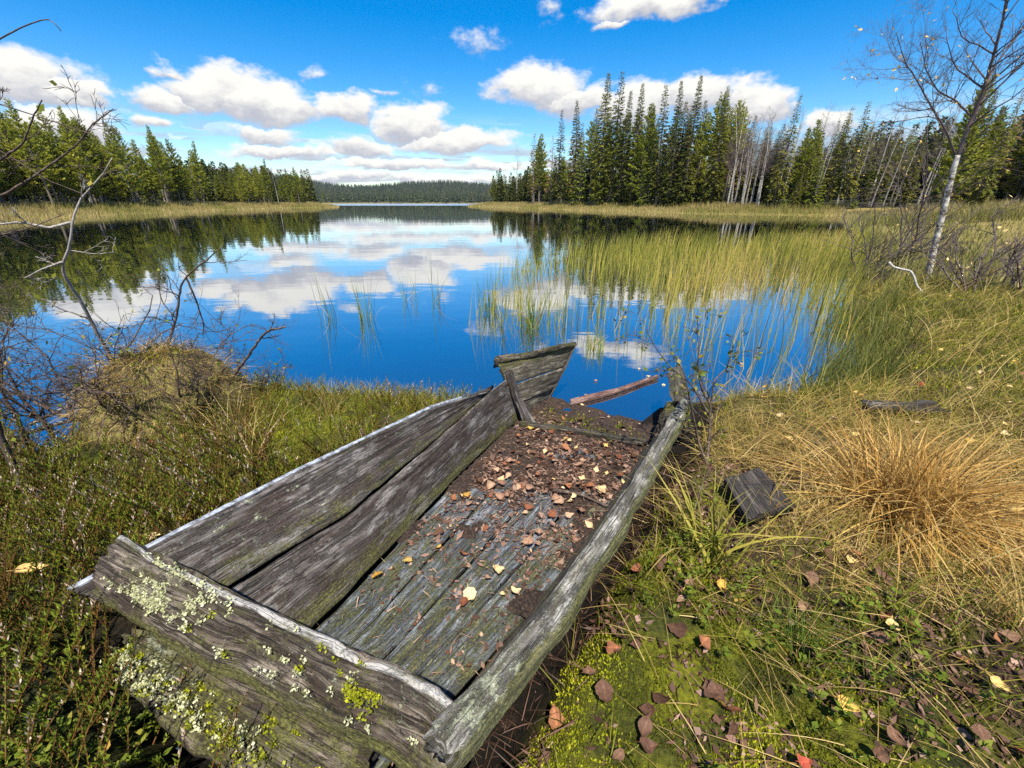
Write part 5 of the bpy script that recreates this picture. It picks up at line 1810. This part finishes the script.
def build_tussocks():
    rng = np.random.default_rng(61)
    # golden tussock on the right
    p0 = at(903, 512, .24)
    p0[2] = hz(p0[0], p0[1])
    root = thing('grass_tussock', tuple(p0), 'big golden tussock of dead grass spraying out on the right bank', 'tussock')
    a, b = Acc(), Acc()
    n = 1000
    ca = rng.uniform(0, 6.28, 60)
    ct = np.abs(rng.normal(.75, .4, 60))
    ci = rng.integers(0, 60, n)
    an = ca[ci] + rng.normal(size=n) * .16
    t = np.clip(ct[ci] + rng.normal(size=n) * .16, .05, 3)
    cc = np.array([(0, 0), (.10, .03), (-.09, .04), (.04, -.09), (-.04, .10), (.15, .06), (-.12, -.03)])[rng.integers(0, 7, n)]
    P = np.stack([cc[:, 0] + np.cos(an) * .07 * rng.random(n), cc[:, 1] + np.sin(an) * .07 * rng.random(n), np.zeros(n)], 1)
    an = an + rng.normal(size=n) * .35
    D = np.stack([np.cos(an) * t, np.sin(an) * t, np.ones(n)], 1)
    L = rng.uniform(.25, .72, n)
    blades(a, P, D, L, rng.uniform(.004, .011, n), rng.uniform(.9, 2.6, n), 8, rng, rng.beta(2.0, 1.6, n))
    n = 420
    P = rng.normal(size=(n, 3)) * np.array([.10, .10, 0])
    blades(a, P, up_dirs(rng, n, .40), rng.uniform(.2, .5, n), rng.uniform(.004, .007, n), rng.uniform(.1, .7, n), 5, rng, rng.uniform(.4, .8, n))
    a.build('golden_blade', M['gold'], root)
    n = 260
    blades(b, rng.normal(size=(n, 3)) * np.array([.24, .20, 0]) + [0, 0, .05], up_dirs(rng, n, 1.6), rng.uniform(.12, .4, n), rng.uniform(.003, .007, n), rng.uniform(1.2, 3.2, n), 6, rng, rng.uniform(0, 1, n))
    n = 420
    an = rng.uniform(0, 6.28, n)
    t = np.abs(rng.normal(1.4, .5, n))
    D = np.stack([np.cos(an) * t, np.sin(an) * t, np.ones(n)], 1)
    blades(b, rng.normal(size=(n, 3)) * np.array([.11, .11, .0]), D, rng.uniform(.3, .7, n), rng.uniform(.002, .004, n), rng.uniform(.8, 2.0, n), 7, rng, rng.uniform(.4, 1, n))
    b.build('straw_blade', M['straw'], root)
    # hummock at the left shore
    p0 = at(178, 418, .16)
    p0[2] = hz(p0[0], p0[1])
    root = thing('shore_hummock', tuple(p0), 'mossy hummock with hanging dead grass at the left water edge', 'hummock')
    u, v = np.meshgrid(np.linspace(0, 1, 26), np.arange(40) / 40 * 6.283, indexing='ij')
    r_ = .38 * np.sin(np.clip(u * 1.35, 0, 1.57)) * (1 + .7 * (fbm(np.cos(v) * 2 + 9, np.sin(v) * 2 + u * 3, 3, 7) - .5)) + .06 * u
    zz = .40 * np.cos(u * 1.57) ** .8 - .06 + .16 * (fbm(np.cos(v) * 5 * u, np.sin(v) * 5 * u, 3, 17) - .5)
    V = np.stack([np.cos(v) * r_, np.sin(v) * r_, zz], -1).reshape(-1, 3)
    i = np.arange(25)[:, None] * 40 + np.arange(40)[None, :]
    k2 = np.arange(25)[:, None] * 40 + (np.arange(40)[None, :] + 1) % 40
    Q = np.stack([i, k2, k2 + 40, i + 40], -1).reshape(-1, 4)
    m, N = new_mat('peat_mound')
    tc = N.n('ShaderNodeTexCoord').outputs['Object']
    nn = N.noise(tc, 22, 6, .7)
    c = N.ramp(nn, [(.35, (.05, .034, .018)), (.5, (.13, .10, .035)), (.65, (.20, .20, .035))])
    bp = N.n('ShaderNodeBump', {'Height': nn, 'Strength': 1.0, 'Distance': .03}).outputs[0]
    finish(N, N.n('ShaderNodeBsdfPrincipled', {'Base Color': c, 'Roughness': .9, 'Normal': bp}).outputs[0])
    mk('mound', V, [Q], m, parent=root, smooth=True)
    a = Acc()
    n = 3600
    idx = rng.integers(0, len(V), n)
    Pn = V[idx] + rng.normal(size=(n, 3)) * .012
    D = norm(np.stack([V[idx][:, 0], V[idx][:, 1], .10 + 0 * Pn[:, 0]], 1)) + rng.normal(size=(n, 3)) * .5
    blades(a, Pn, D, rng.uniform(.05, .26, n), rng.uniform(.002, .0045, n), rng.uniform(.7, 2.6, n), 5, rng, rng.uniform(.1, 1, n))
    a.build('dead_grass', M['straw'], root)
    a = Acc()
    n = 1200
    idx = rng.integers(0, 40 * 9, n)
    kites(a, V[idx] + rng.normal(size=(n, 3)) * .01, up_dirs(rng, n, .7), rng.uniform(.015, .03, n), rng.uniform(.008, .014, n), rng.normal(size=(n, 3)), np.clip(rng.normal(.35, .2, n), 0, 1))
    a.build('moss', M['moss'], root)
    a = Acc()
    n = 110
    blades(a, np.array([.06, -.27, .10]) + rng.normal(size=(n, 3)) * np.array([.07, .04, .06]), up_dirs(rng, n, .35, (0, -.15)), rng.uniform(.12, .30, n), rng.uniform(.004, .007, n), rng.uniform(.2, .9, n), 5, rng, rng.uniform(.2, .7, n))
    a.build('green_blade', M['meadow'], root)
    # pale dead stalks in front of the hummock
    for px, py, k, hgt, lab, mat in ((236, 452, 70, .34, 'pale dry grass clump at the right foot of the hummock', 'straw'),
                                     (150, 455, 50, .26, 'short pale dry grass clump in front of the hummock', 'straw'),
                                     (330, 420, 60, .20, 'low straw tuft at the water edge beyond the standing boat side', 'straw'),
                                     (258, 476, 46, .42, 'pale dead grass stalks bending beside the standing boat side', 'straw'),
                                     (706, 562, 54, .36, 'yellowing broad sedge tuft between rail and dark plank', 'yellow'),
                                     (795, 640, 130, .20, 'fine dark green grass tuft in front of the golden tussock', 'rush'),
                                     (432, 764, 26, .16, 'green grass tuft squeezed beside the stern end of the rail', 'rush'),
                                     (812, 392, 60, .34, 'bright green sedge tuft where the right bank meets the water', 'green'),
                                     (965, 318, 50, .35, 'bright yellow-green sedge tuft out on the mossy right bank', 'green'),
                                     (1010, 640, 70, .34, 'wiry straw tuft cut by the right picture edge', 'straw')):
        p = at(px, py, .24)
        p[2] = max(hz(p[0], p[1]), 0)
        a = Acc()
        P = rng.normal(size=(k, 3)) * np.array([.04, .04, 0])
        rnd = None
        mm = {'straw': 'straw', 'yellow': 'reed', 'rush': 'rush', 'green': 'meadow'}[mat]
        if mat == 'yellow':
            rnd = rng.choice([.2, .55, .68, .72, .9], k)
        elif mat == 'green':
            rnd = rng.uniform(.15, .55, k)
        elif mat == 'rush':
            rnd = rng.uniform(.1, .75, k)
        wd = {'yellow': (.006, .014), 'straw': (.002, .004), 'rush': (.0015, .003), 'green': (.006, .010)}[mat]
        blades(a, P, up_dirs(rng, k, .42), hgt * rng.uniform(.5, 1.3, k), rng.uniform(*wd, k), rng.uniform(.3, 1.9, k), 6, rng, rnd)
        o = a.build('grass_tuft', M[mm])
        o.location = p
        tag(o, lab, 'grass tuft')


build_reeds()
build_shore_grass()
build_bank_grass()
build_moss()
build_heather()
build_tussocks()


# ------------------------------------------------------------------ shrubs and the near birch
def leaflets(acc, rng, tips, k, size, prob=1.0, rlo=0.0, rhi=1.0):
    sel = [tips[i] for i in rng.integers(0, len(tips), k)]
    P = np.array([s[0] for s in sel]) + rng.normal(size=(k, 3)) * .006
    D = np.array([s[1] for s in sel]) + rng.normal(size=(k, 3)) * .7
    L = size * rng.uniform(.6, 1.25, k)
    kites(acc, P, D, L, L * .55, rng.normal(size=(k, 3)) + [0, 0, 1], rng.uniform(rlo, rhi, k))


def path_branch(acc, rng, pts, r0, r1, opts, nside, tips, side_len, n=40, rnd=.5):
    pts = along(pts, n)
    pts[1:-1] += rng.normal(size=(n - 2, 3)) * r0 * .10
    rad = np.linspace(r0, r1, n)
    tube(acc, pts, rad, 6, rnd)
    for k in range(nside):
        i = int(rng.uniform(.15, .97) * (n - 1))
        d = norm(pts[min(i + 1, n - 1)] - pts[max(i - 1, 0)])
        sd = norm(np.cross(d, rng.normal(size=3)))
        grow(rng, acc, pts[i], d * .7 + sd * .8, side_len * rng.uniform(.5, 1.2), rad[i] * .55, 0, opts, tips, rnd)
    for q, dd in zip(pts[n // 2:], np.gradient(pts, axis=0)[n // 2:]):
        tips.append((q, dd))


FINE = dict(seg=[5, 4, 3], wig=[.22, .26, .3], up=[.04, .03, .02], tap=[.5, .5, .5], sides=[4, 3, 3], kids=[4, 3, 0], start=[.2, .2, 0], spread=[.75, .8, 0], len=[.55, .55, 0], rk=[.6, .6, 0])


def build_shrubs():
    rng = np.random.default_rng(67)
    # thicket of bare shrubs on the left bank
    bushes = [(10, 455, .95, 6, 'tangled bare shrub standing at the left frame edge'), (62, 440, .90, 7, 'bare dark shrub with crossing stems left of the hummock'),
              (118, 425, .80, 6, 'bare twiggy shrub growing just in front of the hummock'), (205, 420, .62, 6, 'low bare shrub leaning over the right flank of the hummock'),
              (95, 400, .62, 6, 'thin bare shrub between hummock and water'), (250, 400, .30, 6, 'short leafy twiglet shrub at the water right of the hummock')]
    for px, py, hgt, stems, lab in bushes:
        p = at(px, py, .2)
        p[2] = hz(p[0], p[1]) if lake_sd(p[0], p[1]) > 0 else -.05
        root = thing('bare_shrub', tuple(p), lab, 'shrub')
        st, lf, tips = Acc(), Acc(), []
        for k in range(stems):
            a = rng.uniform(0, 6.28)
            t = rng.uniform(.2, .8)
            grow(rng, st, (rng.normal() * .05, rng.normal() * .05, -.03), (math.cos(a) * t, math.sin(a) * t, 1), hgt * rng.uniform(.7, 1.3), .0075 * rng.uniform(.7, 1.3) * (hgt + .3), 0,
                 dict(seg=[9, 6, 4, 3], wig=[.20, .24, .28, .3], up=[.03, .02, .02, .0], tap=[.35, .4, .5, .5], sides=[6, 4, 3, 3], kids=[8, 5, 3, 0], start=[.2, .2, .2, 0], spread=[.7, .8, .8, 0], len=[.5, .55, .5, 0], rk=[.5, .6, .65, 0]), tips, rng.random())
        st.build('stem', M['shrub_bark'], root, smooth=True)
        leaflets(lf, rng, tips, int(44 * hgt + 24 + (60 if hgt < .4 else 0)), .030, rlo=.3)
        lf.build('foliage', M['green_leaf'], root)

    def traced(name, lab, cat, paths, mat, leafy=0, leaf_size=.022, opts=FINE, leaf_mat_='green_leaf', rlo=.2):
        base = np.array(paths[0][0][0], float)
        root = thing(name, tuple(base), lab, cat)
        st, lf, tips = Acc(), Acc(), []
        for pts, r0, r1, ns, sl in paths:
            path_branch(st, rng, [np.array(q) - base for q in pts], r0, r1, opts, ns, tips, sl)
        st.build('stem', M[mat], root, smooth=True)
        if leafy:
            leaflets(lf, rng, tips, leafy, leaf_size, rlo=rlo)
            lf.build('foliage', M[leaf_mat_], root)
        return root
    Y = 2.35
    g = at(128, 404, .2)
    traced('crooked_sapling', 'crooked pale grey leaning stem rising above the bare shrubs', 'sapling',
           [([g, atY(112, 358, Y + .1), atY(96, 332, Y + .05), atY(84, 307, Y), atY(69, 284, Y - .05), atY(59, 265, Y - .1), atY(66, 258, Y - .1), atY(71, 241, Y - .1), atY(72, 218, Y - .08), atY(78, 202, Y - .05), atY(92, 186, Y), atY(108, 170, Y), atY(112, 158, Y)], .015, .002, 8, .18),
            ([atY(72, 222, Y - .08), atY(50, 228, Y - .1), atY(20, 222, Y - .15), atY(-20, 226, Y - .2)], .007, .004, 2, .14),
            ([atY(62, 262, Y - .1), atY(40, 270, Y - .1), atY(25, 278, Y - .1)], .006, .002, 3, .12)], 'pale_bark', 34, .04, rlo=.55)
    g = at(168, 372, .4)
    g = np.array([g[0], g[1], .25])
    traced('thin_sapling', 'grey forked sapling standing on the top of the hummock', 'sapling',
           [([at(172, 395, .3), atY(168, 345, 2.6), atY(177, 315, 2.6), atY(181, 284, 2.6), atY(190, 273, 2.6), atY(208, 259, 2.58), atY(222, 247, 2.55)], .011, .003, 9, .22),
            ([atY(186, 277, 2.6), atY(196, 300, 2.62), atY(204, 325, 2.65), atY(203, 335, 2.66)], .006, .003, 5, .16)], 'shrub_bark', 14, .03, rlo=.4)
    traced('dead_branch', 'dark bent dead branch reaching over the water right of the hummock', 'branch',
           [([at(222, 398, .15), atY(232, 378, 2.62), atY(248, 356, 2.62), atY(257, 343, 2.6), atY(266, 331, 2.58), atY(285, 327, 2.55)], .014, .006, 5, .14)], 'shrub_bark')
    traced('dead_branch', 'long dead branch lying flat from the left edge towards the hummock', 'branch',
           [([at(18, 436, .26), at(70, 420, .27), at(115, 405, .30), at(160, 388, .33)], .013, .006, 7, .2), ([at(30, 425, .3), at(80, 400, .33), at(140, 392, .3), at(190, 372, .33)], .009, .004, 7, .2)], 'pale_bark')
    traced('dead_branch', 'lichen-spotted dark dead stick leaning at the far left edge', 'branch',
           [([at(34, 490, .22), at(18, 462, .30), at(4, 432, .42), at(-20, 400, .5)], .016, .012, 2, .1)], 'shrub_bark')
    # overhanging bare branches of a shrub rooted outside the left edge
    Y = 1.55
    bx = atY(-120, 190, Y)
    gz = np.array([bx[0] - .1, bx[1], hz(bx[0] - .1, bx[1])])
    traced('overhanging_shrub', 'tall leafless shrub whose dark branches reach in at upper left', 'shrub',
           [([gz, bx + [0, 0, -.5], bx], .014, .010, 0, .2),
            ([bx, atY(-50, 190, Y), atY(0, 160, Y), atY(23, 145, Y), atY(33, 117, Y), atY(42, 100, Y)], .0075, .0018, 4, .12),
            ([bx, atY(-60, 215, Y), atY(0, 197, Y + .02), atY(35, 176, Y + .03), atY(78, 145, Y + .05), atY(90, 125, Y + .06), atY(113, 109, Y + .06)], .0065, .0014, 6, .14),
            ([bx, atY(-60, 90, Y), atY(0, 104, Y - .02), atY(39, 117, Y), atY(78, 129, Y), atY(98, 137, Y)], .004, .0012, 4, .10),
            ([bx, atY(-50, 130, Y), atY(0, 150, Y), atY(47, 180, Y), atY(86, 195, Y)], .0045, .0012, 4, .12),
            ([bx, atY(-80, 90, Y), atY(-30, 58, Y), atY(0, 39, Y), atY(23, 27, Y), atY(50, 16, Y), atY(58, 22, Y), atY(61, 31, Y)], .005, .0012, 1, .06),
            ([bx, atY(-50, 240, Y), atY(0, 235, Y), atY(30, 228, Y), atY(64, 214, Y)], .004, .0012, 4, .14)], 'shrub_bark', 10, .03, rlo=.5)
    # slim shrub by the bow end of the rail
    Y = 2.0
    g = at(706, 470, .23)
    g[2] = hz(g[0], g[1])
    tw = dict(FINE, kids=[3, 2, 0])
    traced('slim_shrub', 'slim dark-stemmed shrub with small leaves growing beside the bow end of the rail', 'shrub',
           [([g, atY(709, 440, Y - .05), atY(711, 405, Y), atY(702, 390, Y), atY(698, 372, Y), atY(699, 350, Y), atY(697, 318, Y + .03)], .009, .002, 12, .17),
            ([atY(709, 415, Y), atY(692, 385, Y), atY(671, 368, Y - .03), atY(657, 350, Y - .05), atY(646, 330, Y - .05)], .006, .0016, 11, .16),
            ([atY(711, 405, Y), atY(714, 380, Y), atY(727, 368, Y + .03), atY(733, 345, Y + .05)], .005, .0015, 6, .12),
            ([g, atY(698, 440, Y - .08), atY(690, 400, Y - .1), atY(684, 372, Y - .1), atY(668, 345, Y - .12)], .006, .0015, 5, .12)], 'shrub_bark', 270, .027, tw, rlo=.25)
    g2 = at(684, 548, .2)
    traced('slim_shrub', 'thin reddish leaning twig between the rail and the yellowing sedge', 'shrub',
           [([g2, atY(692, 520, 1.45), atY(700, 490, 1.5), atY(712, 462, 1.55)], .006, .002, 3, .08)], 'shrub_bark', 6, .03, tw, rlo=.6)
    # near white birch
    Y = 7.4
    g = atY(931, 272, Y)
    g[2] = hz(g[0], g[1]) - .1
    root = thing('white_birch', tuple(g), 'leaning white-barked birch, nearly leafless, on the right bank', 'tree')
    tk, br, lf, tips = Acc(), Acc(), Acc(), []
    bop = dict(seg=[7, 5, 4], wig=[.13, .18, .22], up=[.05, .04, .02], tap=[.3, .4, .5], sides=[5, 3, 3], kids=[9, 7, 0], start=[.12, .1, 0], spread=[.6, .7, 0], len=[.5, .5, 0], rk=[.4, .5, 0])
    main = along([np.array(q) - g for q in (g, atY(936, 240, Y), atY(945, 206, Y), atY(951, 180, Y), atY(958, 155, Y))], 30)
    tube(tk, main, np.linspace(.050, .033, 30), 9)
    tk.build('trunk', M['birch_bark'], root, smooth=True)
    upper = [atY(958, 156, Y), atY(972, 117, Y), atY(983, 92, Y - .1), atY(994, 54, Y - .2), atY(1002, 25, Y - .3), atY(1007, -4, Y - .4), atY(1014, -60, Y - .5)]
    path_branch(br, rng, [q - g for q in upper], .031, .008, bop, 28, tips, 1.15, 50, .45)
    left = [atY(955, 154, Y), atY(944, 127, Y - .1), atY(928, 101, Y - .2), atY(918, 82, Y - .3), atY(905, 62, Y - .4), atY(896, 32, Y - .5)]
    path_branch(br, rng, [q - g for q in left], .018, .004, bop, 18, tips, .8, 40, .4)
    mid = [atY(972, 117, Y), atY(955, 100, Y), atY(938, 92, Y), atY(926, 70, Y), atY(920, 40, Y)]
    path_branch(br, rng, [q - g for q in mid], .015, .004, bop, 16, tips, .7, 30, .4)
    br.build('branch', M['twig'], root)
    leaflets(lf, rng, tips, 150, .055, rlo=.0, rhi=1)
    lf.build('foliage', M['yellow_leaf'], root)
    # bare bushes and a yellow-leaved sapling on the right bank
    for px, py, D_, hgt, stems, nl, lab in ((872, 262, 8.6, 1.5, 6, 24, 'bare dark bush leaning from the sedge left of the white birch'),
                                            (902, 258, 9.4, 2.9, 4, 130, 'tall thin sapling with yellow leaves left of the white birch'),
                                            (978, 278, 6.4, 1.05, 6, 46, 'spreading bare bush with a few yellow leaves right of the white birch'),
                                            (1022, 262, 6.6, 1.15, 7, 26, 'bare reddish bush at the right frame edge beyond the bank'),
                                            (925, 246, 10.5, 1.3, 5, 30, 'low twiggy bush behind the white birch')):
        p = atY(px, py, D_)
        p[2] = hz(p[0], p[1])
        root = thing('bank_bush', tuple(p), lab, 'bush')
        st, lf, tips = Acc(), Acc(), []
        for k in range(stems):
            a = rng.uniform(0, 6.28)
            t = rng.uniform(.3, 1.0) * (.35 if hgt > 2 else 1)
            grow(rng, st, (rng.normal() * .08, rng.normal() * .08, -.05), (math.cos(a) * t, math.sin(a) * t, 1), hgt * rng.uniform(.7, 1.15), .016, 0,
                 dict(seg=[9, 6, 4], wig=[.16, .2, .25], up=[.02, .02, .0], tap=[.35, .4, .5], sides=[5, 3, 3], kids=[9, 5, 0], start=[.15, .15, 0], spread=[.8, .8, 0], len=[.5, .5, 0], rk=[.5, .6, 0]), tips, rng.random() * .8)
        st.build('stem', M['twig'], root)
        leaflets(lf, rng, tips, nl, .06)
        lf.build('foliage', M['yellow_leaf'], root)


build_shrubs()
